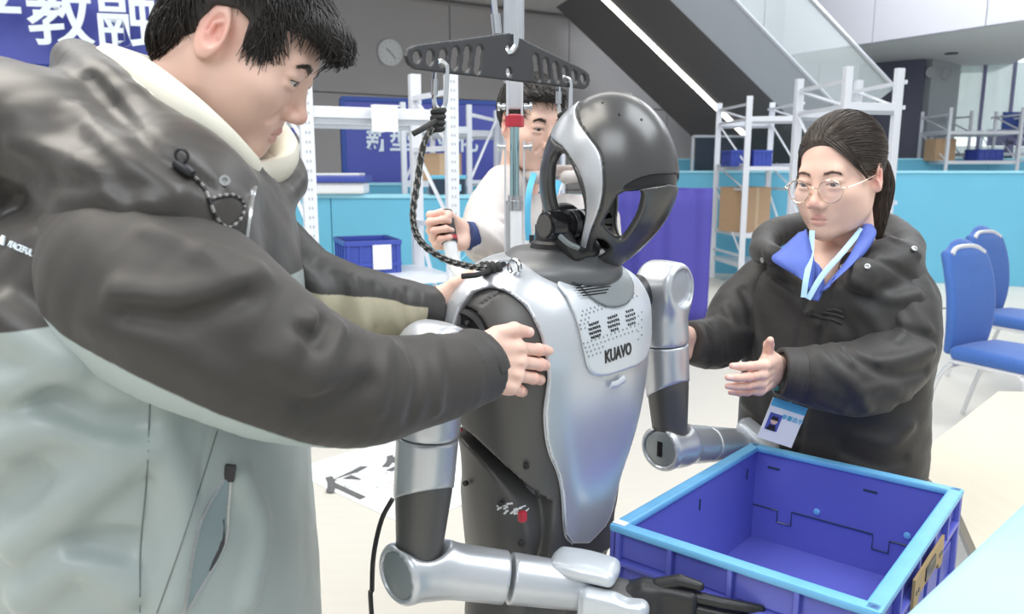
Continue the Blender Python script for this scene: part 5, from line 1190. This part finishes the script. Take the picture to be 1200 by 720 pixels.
# collar: cream inner rolls, zip, drawcord, lanyard
crm = [(120, 74, .975), (158, 92, .895), (206, 128, .86), (246, 164, .865), (274, 192, .90), (288, 205, .95)]; crn = np.array([at(*q) for q in crm])
for off, r, nm in (((0, 0, 0), .0155, 'inner_collar'), ((-.016, -.006, -.010), .013, 'collar_lining')):
    P = np.concatenate([crn+np.array(off), [at(293, 210, YM)+np.array(off)], mir(crn+np.array(off))[::-1]]); P = spline(P, 60, True)
    MB().tube(P, r, 12, close=True, flat=1.7, upv=unit([.59, 0, .81])).build(nm, M['cream'], man, True)
zp = np.concatenate([[at(299, 208, .955)], traces(jm, spline([(297, 222), (292, 250), (288, 280)], 10))+[0, -.003, 0]])
MB().tube(spline(zp, 24), .0045, 6, flat=.5).build('zip', M['zip'], man, True)
MB().tube(spline(zp, 24)+[-.008, -.002, 0], .008, 8, flat=.5).build('zip_flap', M['blackcloth'], man, True)
dc = traces(jm, spline([(212, 193), (228, 205), (243, 222), (256, 255), (270, 266), (284, 256), (288, 240), (278, 229), (262, 229), (248, 233)], 40))+[.0, -.004, .0]
MB().tube(dc, .0017, 6).build('drawcord', M['fleck'], man, True); m = MB()
for i in range(0, len(dc)-1, 2): m.tube([dc[i], dc[i+1]], .0019, 6)
m.build('cord_flecks', M['black'], man)['kind'] = 'stuff'
tg = traces(jm, [(208, 190)])[0]+[0, -.004, .0]; MB().lathe(tg, (.75, -.1, -.55), [(.005, 0), (.006, .004), (.006, .016), (.004, .02)], 12).build('cord_toggle', M['black'], man, True)
MB().tube([tg+.006*np.array([math.cos(a), -.2*math.sin(a), math.sin(a)])+[.008, -.004, .006] for a in np.linspace(0, 6.28, 14)[:-1]], .0016, 6, close=True).build('cord_eyelet', M['black'], man, True)
q = traces(SD(jm), [(265, 212)]); 
if len(q): MB().lathe(q[0]+[0, -.004, 0], (.4, -1, .2), [(.0055, 0), (.0055, .003), (.003, .003), (.001, .001)], 14).build('snap_button', M['zip'], man, True)
# seams, pocket and print on the jacket
def seam(fn, L, name, m, r=.0012, par=man, n=24):
    T = traces(fn, spline(L, n))
    if len(T) > 2: return MB().tube(T, r, 5).build(name, m, par, True)
seam(jm, [(176, 470), (172, 560), (165, 640), (164, 719)], 'side_seam', M['seam'], .0009); seam(jm, [(255, 505), (238, 560), (212, 640), (184, 719)], 'front_seam', M['seam'], .0008)
zl = [(263, 562), (240, 600), (228, 640), (216, 719)]; zr = [(270, 562), (267, 600), (262, 640), (222, 712)]
for L in (zl, zr): seam(jm, L, 'pocket_zip', M['zip'], .0022)
L = spline(zl, 14); Rr = spline(zr, 14); TA, TB = traces(jm, L), traces(jm, Rr)
if len(TA) == len(TB): V = np.concatenate([TA, TB])+[0, -.0012, 0]; n = len(TA); MB().add(V, [(i, i+1, n+i+1, n+i) for i in range(n-1)]).build('pocket_lining', mat('pocket_lining', (.25, .32, .33), .6), man, True)
TA, TB = traces(jm, spline([(260, 612), (252, 650), (246, 668)], 8)), traces(jm, spline([(264, 606), (264, 640), (248, 668)], 8))
if len(TA) == len(TB): V = np.concatenate([TA, TB])+[0, -.003, 0]; n = len(TA); MB().add(V, [(i, i+1, n+i+1, n+i) for i in range(n-1)]).build('pocket_opening', M['hole'], man, True)
q = traces(jm, [(270, 554)])
if len(q): MB().box(q[0]+[0, -.002, 0], (.012, .005, .020), rotz(.25) @ roty(.2), .002).build('zip_pull', M['black'], man)
js_ = lambda p: np.minimum(jm(p), slv(p))
q = traces(js_, [(23, 291), (8, 285), (34, 297)])
if len(q) == 3:
    ex = unit(q[2]-q[1]); n = unit(grad(js_, q[:1].astype(f32), .002)[0]); ex = unit(ex-n*(ex @ n)); ey = np.cross(n, ex)
    place_text('lettering', 'PEACEFUL', .0086, q[0]+n*.001, ex, ey, M['letter'], man, bold=.00012, depth=.0015, sx=1.05, surf=js_)
    c = q[1]+n*.002-ex*.004+ey*.001; MB().prism([(-.006, -.004), (.005, -.004), (.002, .005), (-.002, .005)], c, ex, ey, n, .0015).build('mountain_mark', M['letter'], man)
legs_of(man, (-.46, .95, 0), [1, .05, 0], .80, M['trouser'], M['shoe'])
M['lany'] = mat('cyan_lanyard', (.10, .46, .70), .5, var=.05)
ln = empty('lanyard', at(290, 290, .80), 'cyan woven lanyard under the collar of the man at left', 'lanyard')
MB().tube(spline([at(299, 232, .945), at(293, 265, .90), at(291, 290, .89), at(296, 325, .90)], 12), .009, 8, flat=.14, upv=(.5, -.8, 0)).build('strap', M['lany'], ln, True)
place_text('lettering', '业化技术技', .0135, at(292, 291, .887), at(292, 310, .889)-at(291.5, 272, .889), [.8, .45, .1], M['letter'], ln, depth=.001)
# ---------------------------------------------------------------- the young woman on the right
M['womanhair'] = mat('brown_black_hair', (.060, .045, .036), .40, var=.45, scale=90)
wfw = unit([-.765, -.64, -.20]); WHR = frame(wfw, .02); WHO = at(961, 215, 1.60)-wfw*.078
wo = empty('person', [.72, 1.70, 0], 'young woman in black padded jacket with round glasses, at right behind the crate', 'person')
hw, haw = head_sdf(True, .85, .9, .9, .0018)
SCW = 1.0
wparts = [part_mesh(hw, (-.10, -.13, -.24), (.10, .13, .14), .0024, WHR, WHO, haw)]
WW = at(908, 434, 1.475); HwL = hframe([-.62, -.78, .02], [.18, .0, 1.], False)
wparts.append(hand_part(HwL, WW, (.22, .20, .22, .26), (.02, .0, -.02, -.06), [(.024, .018, -.008), (.048, .040, -.010), (.066, .058, -.006), (.082, .078, .002)], .90, .0020))
WR2 = at(812, 402, 1.665); HwR = hframe([-.85, -.30, .0], [0, 0, 1.], True)
wparts.append(hand_part(HwR, WR2, (.35, .35, .35, .4), s=.90, h=.003))
TF = unit([-.67, -.74, 0]); TL = np.array([-TF[1], TF[0], 0])*-1.; TL = np.cross([0, 0, 1.], TF)      # her left
TRm = np.stack([-TL, TF, [0, 0, 1]], 1); TO = np.array([.735, 1.70, 0]); tw = lambda *p: TRm @ np.array(p)+TO
core_w = SD(stack([.80, 1.0, 1.15, 1.25, 1.30], 0, [-.01, -.01, 0, .0, .0], [.13, .13, .14, .10, .05], [.09, .09, .09, .07, .05]))
wparts.append(part_mesh(SD(cap(at(975, 298, 1.70), at(962, 325, 1.62), .050, .030)), at(965, 310, 1.6)-.13, at(965, 310, 1.6)+.13, .005))
wparts.append(part_mesh(core_w, (-.25, -.2, .7), (.25, .2, 1.4), .016, TRm, TO))
body_obj(wparts, wo); eyes(WHR, WHO, wo, (0, 1, -.22)); brows(WHR, WHO, wo, hw, mat('soft_brow', (.16, .11, .09), .6), .7); lashes(WHR, WHO, wo, hw, M['hair'])
hairw = SD(ell((0, -.018, .040), (.0805, .102, .092)))
reg_w = side_poly([(.060, .20), (.072, .082), (.066, .070), (.050, .052), (.036, .030), (.022, .006), (.010, -.004), (-.008, .022), (-.034, .010), (-.045, -.035), (-.075, -.06), (-.15, -.04), (-.15, .2)])
hc, HVw = hair_cap(hairw, reg_w, WHR, WHO, wo, M['womanhair'])
rg = np.random.default_rng(21); sel = HVw[rg.integers(0, len(HVw), 3600)]; sel = sel[hairw(sel.astype(f32)) > -.004]
tie_ = np.array([0, -.125, .005]); dv = tie_-sel; dv /= np.linalg.norm(dv, axis=1)[:, None]
strands('hair_strands', sel, dv+np.array([0, -.3, .1]), hairw, 8, .0075, wo, M['womanhair'], WHR, WHO, .0014, .0009, .12, flow=lambda p, D: (tie_-p)/np.linalg.norm(tie_-p, axis=1)[:, None]+D*.25)
n = 150; rt = np.stack([rg.uniform(-.030, -.004, n), rg.uniform(.050, .072, n), rg.uniform(.085, .105, n)], 1); rt = snap(hairw, rt, .001)
fr_t = np.array([-.074, .022, -.004])
strands('fringe', rt, fr_t-rt, SD(hw), 13, .0088, wo, M['womanhair'], WHR, WHO, .004, .0009, .06, seed=4, flow=lambda p, D: (fr_t-p)/np.linalg.norm(fr_t-p, axis=1)[:, None]+np.array([-.25, .25, .0]))
n = 60; rt = np.stack([rg.uniform(.060, .074, n), rg.uniform(.02, .05, n), rg.uniform(.03, .06, n)], 1); rt = snap(hairw, rt, .001)
strands('side_wisp', rt, np.tile([.1, .1, -1.], (n, 1)), SD(hw), 9, .0075, wo, M['womanhair'], WHR, WHO, .003, .0008, .08, seed=6)
pt = spline([(0, -.108, .012), (-.012, -.135, .0), (-.022, -.142, -.05), (-.022, -.130, -.11), (-.020, -.118, -.16)], 20)
ptf = chain(pt, np.interp(np.linspace(0, 1, 20), [0, .15, .5, 1], [.016, .022, .024, .008])); V, Q = sdf_mesh(SD(ptf).d(wob(.002, 120, 3)), pt.min(0)-.04, pt.max(0)+.04, .004)
link('ponytail', npmesh('ponytail', V @ WHR.T+WHO, Q), M['womanhair'], wo)
sel = V[rg.integers(0, len(V), 700)]; strands('ponytail_strands', sel, np.tile([0, .1, -1.], (len(sel), 1)), ptf, 9, .009, wo, M['womanhair'], WHR, WHO, .0015, .0009, .15, seed=5)
MB().tube([WHR @ (np.array([0, -.112, .010])+.019*np.array([math.cos(a), 0, math.sin(a)]))+WHO for a in np.linspace(0, 6.28, 20)[:-1]], .004, 6, close=True).build('hair_tie', M['black'], wo, True)
# glasses
M['gold'] = mat('rose_gold_wire', (.75, .58, .46), .2, 1., var=.05)
M['lens'] = mat('spectacle_lens', (.95, .93, .97), .02, var=.0, alpha=.10)
hg_ = lambda *p: WHR @ np.array(p)+WHO
gl_ = empty('glasses', hg_(0, .105, -.01)); gl_.parent = wo; gl_.matrix_parent_inverse = parent_world(wo).inverted()
for s in (-1, 1):
    c = np.array([s*.0345, .1045, -.0115]); rr = [.0245, .0235]; P = [hg_(*(c+np.array([rr[0]*math.cos(a), -.006*abs(math.cos(a))*(1 if s*math.cos(a) > 0 else 0), rr[1]*math.sin(a)]))) for a in np.linspace(0, 2*math.pi, 41)[:-1]]
    MB().tube(P, .0011, 6, close=True).build('rim', M['gold'], gl_, True)
    m = MB(); m.add(P+[hg_(*(c+[0, .0015, 0]))], [(i, (i+1) % 40, 40) for i in range(40)]); m.build('lens', M['lens'], gl_, True)
    MB().tube(spline([hg_(s*.0585, .100, -.005), hg_(s*.0700, .094, -.004), hg_(s*.0775, .05, -.002), hg_(s*.0790, .0, .001), hg_(s*.0775, -.02, -.006), hg_(s*.075, -.034, -.022)], 20), .0011, 6).build('temple', M['gold'], gl_, True)
    MB().tube([hg_(s*.011, .102, -.014), hg_(s*.0095, .098, -.020)], .0014, 6).build('nose_pad', M['gold'], gl_, True)
MB().tube(spline([hg_(-.0105, .1045, -.006), hg_(0, .108, -.003), hg_(.0105, .1045, -.006)], 10), .0011, 6).build('bridge', M['gold'], gl_, True)
# padded jacket
jw = SD(stack([.74, .80, .92, 1.06, 1.18, 1.235, 1.265, 1.285], 0, [-.0, .0, .005, .005, 0, -.008, -.012, -.015], [.205, .208, .205, .205, .200, .165, .125, .10], [.145, .148, .145, .145, .138, .115, .095, .08], 2.4))
jwW = SD(tolocal(jw, TRm, TO))
hoodP = [at(x, y, Y) for x, y, Y in ((905, 300, 1.62), (893, 292, 1.70), (905, 275, 1.80), (960, 262, 1.88), (1030, 268, 1.85), (1062, 290, 1.74), (1052, 312, 1.62), (1010, 322, 1.545))]
jwW.u(chain(spline(np.array(hoodP), 26), np.interp(np.linspace(0, 1, 26), [0, .3, .6, 1], [.024, .034, .042, .034])), .02)
jwW.u(ell(at(1040, 305, 1.63), (.06, .07, .045)), .03).s(cap(at(972, 262, 1.66), at(962, 338, 1.50), .066, .034), .015)
fw_ = fl_(jwW, (([(975, 330), (962, 400), (945, 470), (935, 530)], .006, -.007), ([(950, 340), (930, 420), (912, 520)], .007, -.006), ([(905, 330), (930, 350), (955, 380)], .012, .008), ([(985, 340), (1020, 370), (1040, 400)], .014, .010), ([(1000, 330), (1040, 350), (1075, 345)], .012, .010), ([(985, 370), (1000, 400), (1000, 430)], .012, -.008),
    ([(1000, 295), (1040, 310), (1075, 330)], .008, -.010), ([(1030, 275), (1060, 285), (1078, 300)], .008, .008), ([(880, 350), (890, 420), (900, 500)], .014, .007), ([(870, 470), (905, 500), (930, 520)], .012, .007), ([(1000, 510), (1040, 520), (1065, 500)], .016, .010), ([(990, 530), (1030, 545), (1060, 540)], .012, -.008), ([(890, 300), (905, 320), (930, 335)], .008, -.008)))
cloth_obj('jacket', SD(jwW).d(fw_).d(wob(.0025, 24, 8)), (.35, 1.30, .72), (1.12, 2.05, 1.42), .006, M['blackpad'], wo)
WL3 = [(1040, 325, 1.66, .070), (1056, 365, 1.60, .076), (1052, 415, 1.545, .076), (1020, 440, 1.50, .074), (985, 443, 1.48, .070), (945, 440, 1.475, .058), (918, 437, 1.475, .050)]
WP = np.array([at(*q[:3]) for q in WL3]); WPs = spline(WP, 26); WRr = np.interp(np.linspace(0, 6, 26), np.arange(7), [q[3] for q in WL3]); wend = unit(WP[-1]-WP[-2])
bw_ = SD(chain(WPs, WRr)).i(plane(WP[-1], wend), .008)
fw2 = fl_(bw_, (([(1092, 410), (1060, 420), (1030, 425)], .012, .012), ([(1085, 435), (1050, 440), (1010, 425), (990, 410)], .010, -.012), ([(1070, 470), (1040, 455), (1010, 460)], .012, .010), ([(950, 400), (970, 425), (1000, 450), (1015, 480)], .012, .011), ([(940, 410), (950, 440), (945, 470)], .009, -.009), ([(975, 405), (995, 425)], .010, .009), ([(1060, 340), (1075, 370), (1090, 390)], .012, .009), ([(1040, 380), (1070, 390), (1092, 395)], .010, -.009), ([(1045, 350), (1060, 385), (1050, 400)], .010, .007), ([(960, 470), (1000, 485), (1040, 480)], .012, .007)))
cloth_obj('jacket_sleeve', SD(bw_).d(fw2).d(wob(.002, 28, 9)), *bb(WPs, .12), .005, M['blackpad'], wo)
wc = WP[-1]; wcu = SD(lambda p: np.abs(cap(wc-wend*.05, wc+wend*.006, .052, .046)(p))-.004).i(plane(wc+wend*.008, wend), .002).i(plane(wc-wend*.032, -wend), .002)
cloth_obj('cuff', wcu, *bb([wc, wc-wend*.04], .08), .0036, M['blackpad'], wo)
M['tealbtn'] = mat('teal_snap', (.12, .45, .45), .3, var=.05)
q = traces(SD(lambda p: np.minimum(wcu(p), bw_(p))), [(911, 457)])
if len(q): MB().lathe(q[0]+[0, .002, 0], (-.2, -1, .1), [(.0075, 0), (.0085, .003), (.0075, .005), (.001, .0055)], 18).build('snap_button', M['tealbtn'], wo, True)
WR4 = [(893, 335, 1.80, .068), (868, 365, 1.78, .070), (848, 398, 1.74, .064), (825, 402, 1.69, .056), (806, 401, 1.66, .046)]
RP = np.array([at(*q[:3]) for q in WR4]); RPs = spline(RP, 20); RRr = np.interp(np.linspace(0, 4, 20), np.arange(5), [q[3] for q in WR4])
br_ = SD(chain(RPs, RRr)).i(plane(RP[-1], unit(RP[-1]-RP[-2])), .006)
fw3 = fl_(br_, (([(850, 360), (865, 385), (885, 390)], .010, .008), ([(835, 380), (850, 400), (850, 430)], .009, -.008), ([(822, 380), (830, 405), (828, 430)], .009, .007), ([(870, 340), (880, 365), (880, 385)], .009, -.006)))
cloth_obj('jacket_sleeve', SD(br_).d(fw3).d(wob(.003, 28, 10)), *bb(RPs, .10), .006, M['blackpad'], wo)
# blue collar, toggles, snaps
M['bluecollar'] = mat('blue_shirt_collar', (.10, .16, .55), .6, var=.05, bump=.03, bscale=400)
def flap(pts, name, m, par, th=.004):
    """a folded cloth piece: quad strip between two edge polylines"""
    A, B = spline(np.array([at(*q) for q in pts[0]]), 14), spline(np.array([at(*q) for q in pts[1]]), 14); rows = [A*(1-t)+B*t+np.array([0, -.010*math.sin(math.pi*t), 0]) for t in np.linspace(0, 1, 5)]
    V = np.concatenate(rows); F = [(r*14+i, r*14+i+1, (r+1)*14+i+1, (r+1)*14+i) for r in range(4) for i in range(13)]
    o = MB().add(V, F).build(name, m, par, True); md = o.modifiers.new('thickness', 'SOLIDIFY'); md.thickness = th; return o
flap(([(945, 268, 1.585), (950, 288, 1.56), (955, 310, 1.535), (952, 345, 1.515)], [(936, 272, 1.60), (915, 292, 1.575), (905, 305, 1.55), (940, 328, 1.52)]), 'shirt_collar', M['bluecollar'], wo)
flap(([(1012, 262, 1.63), (1003, 285, 1.57), (988, 310, 1.535), (960, 342, 1.515)], [(1022, 262, 1.66), (1027, 275, 1.60), (1012, 300, 1.555), (980, 325, 1.525)]), 'shirt_collar', M['bluecollar'], wo)
flap(([(950, 300, 1.56), (955, 330, 1.54), (952, 352, 1.525)], [(962, 320, 1.555), (964, 335, 1.54), (957, 352, 1.525)]), 'shirt_front', M['bluecollar'], wo)
jsurf = SD(jwW).d(fw_)
for L in ([(940, 365), (952, 368), (962, 372)], [(962, 366), (975, 368), (988, 372)], [(962, 372), (974, 374), (986, 379)], [(968, 364), (978, 363), (986, 366)]):
    T = traces(jsurf, spline(L, 10))
    if len(T) > 2: MB().tube(T+[0, -.003, 0], .0035, 7).build('toggle_loop', M['blackpad'], wo, True)
q = traces(jsurf, [(948, 367)]); 
if len(q): MB().lathe(q[0], (-.3, -1, 0), [(.007, 0), (.009, .004), (.006, .009), (.001, .010)], 14).build('toggle_knot', M['blackpad'], wo, True)
for x, y in ((894, 305), (1071, 292), (988, 313), (1016, 313)):
    q = traces(jsurf, [(x, y)])
    if len(q): n = unit(grad(jsurf, q.astype(f32), .002)[0]); MB().lathe(q[0], n, [(.006, 0), (.006, .003), (.0035, .0035), (.003, .0015), (.001, .0015)], 14).build('snap_button', M['zip'], wo, True)
legs_of(wo, (.735, 1.71, 0), TF, .80, M['trouser'], M['shoe'], .085, (.08, .058, .045))
# lanyard and badge
lb = empty('lanyard_badge', at(915, 488, 1.50), 'pale blue lanyard with identity badge hanging on the black padded jacket', 'badge')
M['paleblue'] = mat('pale_blue_strap', (.42, .66, .86), .5, var=.05)
for L in ([(950, 270, 1.60), (948, 300, 1.553), (943, 325, 1.522), (940, 348, 1.512)], [(1008, 268, 1.62), (985, 296, 1.55), (962, 322, 1.524), (945, 350, 1.512)]):
    MB().tube(spline([at(*q) for q in L], 14)+[0, -.008, 0], .0055, 8, flat=.18, upv=(-.4, -1, .2)).build('strap', M['paleblue'], lb, True)
T = traces(jsurf, [(906, 472), (906, 505)]); bq = np.array([at(x, y, 1.485) for x, y in ((898, 466), (941, 480), (936, 522), (892, 514))])
if len(T): 
    bc_ = bq.mean(0); bex = unit(bq[1]-bq[0]); bey = unit(bq[0]-bq[3]); bez = unit(np.cross(bex, bey)); bey = np.cross(bez, bex); BR = np.stack([bex, bey, bez], 1)
    MB().box(bc_, (.074, .088, .002), BR).build('card', M['paper'], lb); MB().box(bc_+bey*.036+bez*.0012, (.074, .017, .001), BR).build('blue_header', M['lany'], lb)
    ph_ = bc_-bex*.018-bey*.004+bez*.0015; MB().box(ph_, (.026, .036, .001), BR).build('portrait_photo', M['banner'], lb)
    pf = MB().lathe(ph_+bey*.003+bez*.0006, bez, [(.0075, 0), (.0075, .0006)], 16).build('portrait_face', M['skin'], lb); set_attr(pf.data, 'lip', np.ones(len(pf.data.vertices))); set_attr(pf.data, 'flush', np.ones(len(pf.data.vertices))); set_attr(pf.data, 'nail', np.ones(len(pf.data.vertices)))
    MB().prism([(-.010, -.018), (.010, -.018), (.006, -.006), (-.006, -.006)], ph_+bez*.0006, bex, bey, bez, .0006).build('portrait_shoulders', M['black'], lb); MB().prism([(-.008, .004), (.008, .004), (.006, .012), (-.006, .012)], ph_+bez*.0012, bex, bey, bez, .0005).build('portrait_hair', M['black'], lb)
    place_text('lettering', '参赛选手', .0115, bc_+bex*.016+bey*.012+bez*.0016, bex, bey, M['lany'], lb, bold=.0002, depth=.0006)
    MB().tube([bc_+bey*.044, bc_+bey*.07, at(930, 420, 1.53)], .004, 6, flat=.3).build('strap', M['lany'], lb, True)
# ---------------------------------------------------------------- the man at the back
bfw = unit([.50, -.84, -.22]); BHR = frame(bfw, 0.); BHO = at(642, 151, 2.05)-bfw*.078
bk = empty('person', [.10, 2.16, 0], 'man in light beige jacket standing behind the robot, gripping the stand handle', 'person')
hb_, hab = head_sdf(False, 1., 1., 1.02)
bparts = [part_mesh(hb_, (-.10, -.13, -.24), (.10, .13, .14), .003, BHR, BHO, hab)]
gm = (hg[0]+hg[1])/2; gax = unit(hg[0]-hg[1]); hby = unit(np.array([-.70, -.45, .10])-gax*0); Hb = hframe(hby, gax, True)
bparts.append(hand_part(Hb, gm-Hb[:, 1]*.066+Hb[:, 2]*.030, ((1.0, 1.35, .9), (1.05, 1.4, .9), (1.1, 1.4, .9), (1.15, 1.4, .9)), (.0, 0, 0, -.02), [(.024, .020, -.010), (.034, .048, -.026), (.030, .066, -.044), (.020, .078, -.058)], .98, .0024, wrist=.015)); WB_ = gm-Hb[:, 1]*.078+Hb[:, 2]*.028
BF = unit([.25, -.97, 0]); BTm = np.stack([-np.cross([0, 0, 1.], BF), BF, [0, 0, 1]], 1); BO = np.array([.105, 2.15, 0])
bparts.append(part_mesh(stack([.85, 1.1, 1.2, 1.27, 1.31], 0, 0, [.14, .15, .14, .08, .05], [.09, .09, .09, .07, .05]), (-.25, -.2, .8), (.25, .2, 1.5), .018, BTm, BO))
body_obj(bparts, bk); eyes(BHR, BHO, bk, (.1, 1, -.35)); brows(BHR, BHO, bk, hb_, M['browhair'], 1.2); lashes(BHR, BHO, bk, hb_, M['hair'])
hairb = SD(ell((0, -.016, .038), (.081, .102, .090))).u(ell((0, .06, .085), (.05, .035, .02)), .02)
reg_b = side_poly([(.12, .20), (.110, .075), (.084, .066), (.055, .062), (.042, .030), (.026, .004), (.014, .006), (.006, .034), (-.03, .022), (-.040, -.030), (-.055, -.06), (-.15, -.05), (-.15, .2)])
hc, HVb = hair_cap(hairb, reg_b, BHR, BHO, bk, M['hair']); sel = HVb[rg.integers(0, len(HVb), 1800)]; sel = sel[hairb(sel.astype(f32)) > -.004]
dv = sel-np.array([0, -.06, .10]); dv /= np.linalg.norm(dv, axis=1)[:, None]; strands('hair_strands', sel, dv+np.array([0, .3, .0]), hairb, 5, .0055, bk, M['hair'], BHR, BHO, .003, .0013, .35, .2)
M['beige'] = mat('light_beige_jacket', (.60, .56, .54), .6, var=.05, bump=.03, bscale=500, sheen=.2)
jk = SD(tolocal(stack([.78, .95, 1.10, 1.22, 1.31, 1.36, 1.385], 0, [0, 0, 0, -.005, -.01, -.01, -.01], [.19, .19, .195, .195, .165, .12, .09], [.135, .135, .135, .13, .11, .09, .08], 2.3), BTm, BO))
cN = at(650, 195, 2.12); jk.u(chain([cN+.075*np.array([math.cos(a), .9*math.sin(a), .12*math.sin(a)])+[0, 0, -.02] for a in np.linspace(-1.2, 4.3, 14)], .018), .012).s(cap(cN+[0, 0, -.03], cN+[0, -.02, .08], .058, .06), .01)
fb_ = fl_(jk, (([(600, 215), (615, 240), (610, 290)], .012, .008), ([(625, 225), (622, 260), (625, 300)], .006, -.007), ([(590, 230), (600, 260), (598, 295)], .010, -.008), ([(660, 230), (672, 260), (668, 300)], .012, .008), ([(690, 240), (700, 270), (715, 300)], .010, .008)))
cloth_obj('jacket', SD(jk).d(fb_).d(wob(.003, 24, 12)), (-.20, 1.85, .75), (.42, 2.42, 1.48), .0075, M['beige'], bk)
BS = [(592, 222, 2.10, .066), (574, 250, 2.04, .066), (568, 282, 1.97, .060), (552, 285, 1.91, .050), (538, 281, 1.872, .040)]; BP = np.array([at(*q[:3]) for q in BS]); BP[-1] = WB_; BP[-2] = WB_-Hb[:, 1]*.05+[.01, .02, -.01]; BPs = spline(BP, 20)
bs_ = SD(chain(BPs, np.interp(np.linspace(0, 4, 20), np.arange(5), [q[3] for q in BS]))).i(plane(BP[-1], unit(BP[-1]-BP[-2])), .005)
fb2 = fl_(bs_, (([(560, 262), (575, 275), (590, 290)], .009, .008), ([(556, 275), (568, 290), (575, 305)], .008, -.008), ([(548, 270), (555, 290), (556, 302)], .007, .006), ([(565, 240), (580, 255), (592, 258)], .009, .007)))
cloth_obj('jacket_sleeve', SD(bs_).d(fb2).d(wob(.002, 30, 13)), *bb(BPs, .09), .006, M['beige'], bk)
wu_ = unit(BP[-1]-BP[-2]); cloth_obj('cuff', SD(cap(BP[-1]-wu_*.01, BP[-1]+wu_*.014, .036, .034)).i(plane(BP[-1]+wu_*.014, wu_), .002), *bb([BP[-1]], .07), .004, mat('navy_cuff', (.03, .05, .16), .7), bk)
BL2 = np.array([at(700, 258, 2.22), at(704, 285, 2.18), at(702, 318, 2.05), at(690, 335, 1.95)]); cloth_obj('jacket_sleeve', SD(chain(spline(BL2, 14), np.linspace(.066, .045, 14))).d(wob(.003, 26, 14)), *bb(BL2, .1), .008, M['beige'], bk)
HL2 = hframe([-.8, -.5, .1], [0, 0, 1.], False); V, Q, _ = hand_part(HL2, BL2[-1]+[0, 0, 0], (.9, .9, 1., 1.), s=.98, h=.0035); me = npmesh('hand', V, Q)
for k in ('lip', 'flush', 'nail'): set_attr(me, k, np.ones(len(V)))
link('hand', me, M['skin'], bk)
legs_of(bk, (.105, 2.16, 0), BF, .84, M['trouser'], M['shoe'])
ln2 = empty('lanyard', at(620, 240, 2.0), 'blue lanyard with small badge on the man in the beige jacket', 'lanyard')
for L in ([(626, 203, 2.04), (620, 225, 1.99), (618, 255, 1.975), (620, 285, 1.97)], [(655, 212, 2.0), (645, 240, 1.975), (634, 265, 1.97), (624, 288, 1.968)]): MB().tube(spline([at(*q) for q in L], 12), .008, 8, flat=.15, upv=(0, -1, .1)).build('strap', M['lany'], ln2, True)
c = at(623, 296, 1.965); MB().box(c, (.05, .003, .06), None).build('card', M['paper'], ln2); MB().box(c+[0, -.002, .035], (.012, .006, .02)).build('clip', M['black'], ln2)
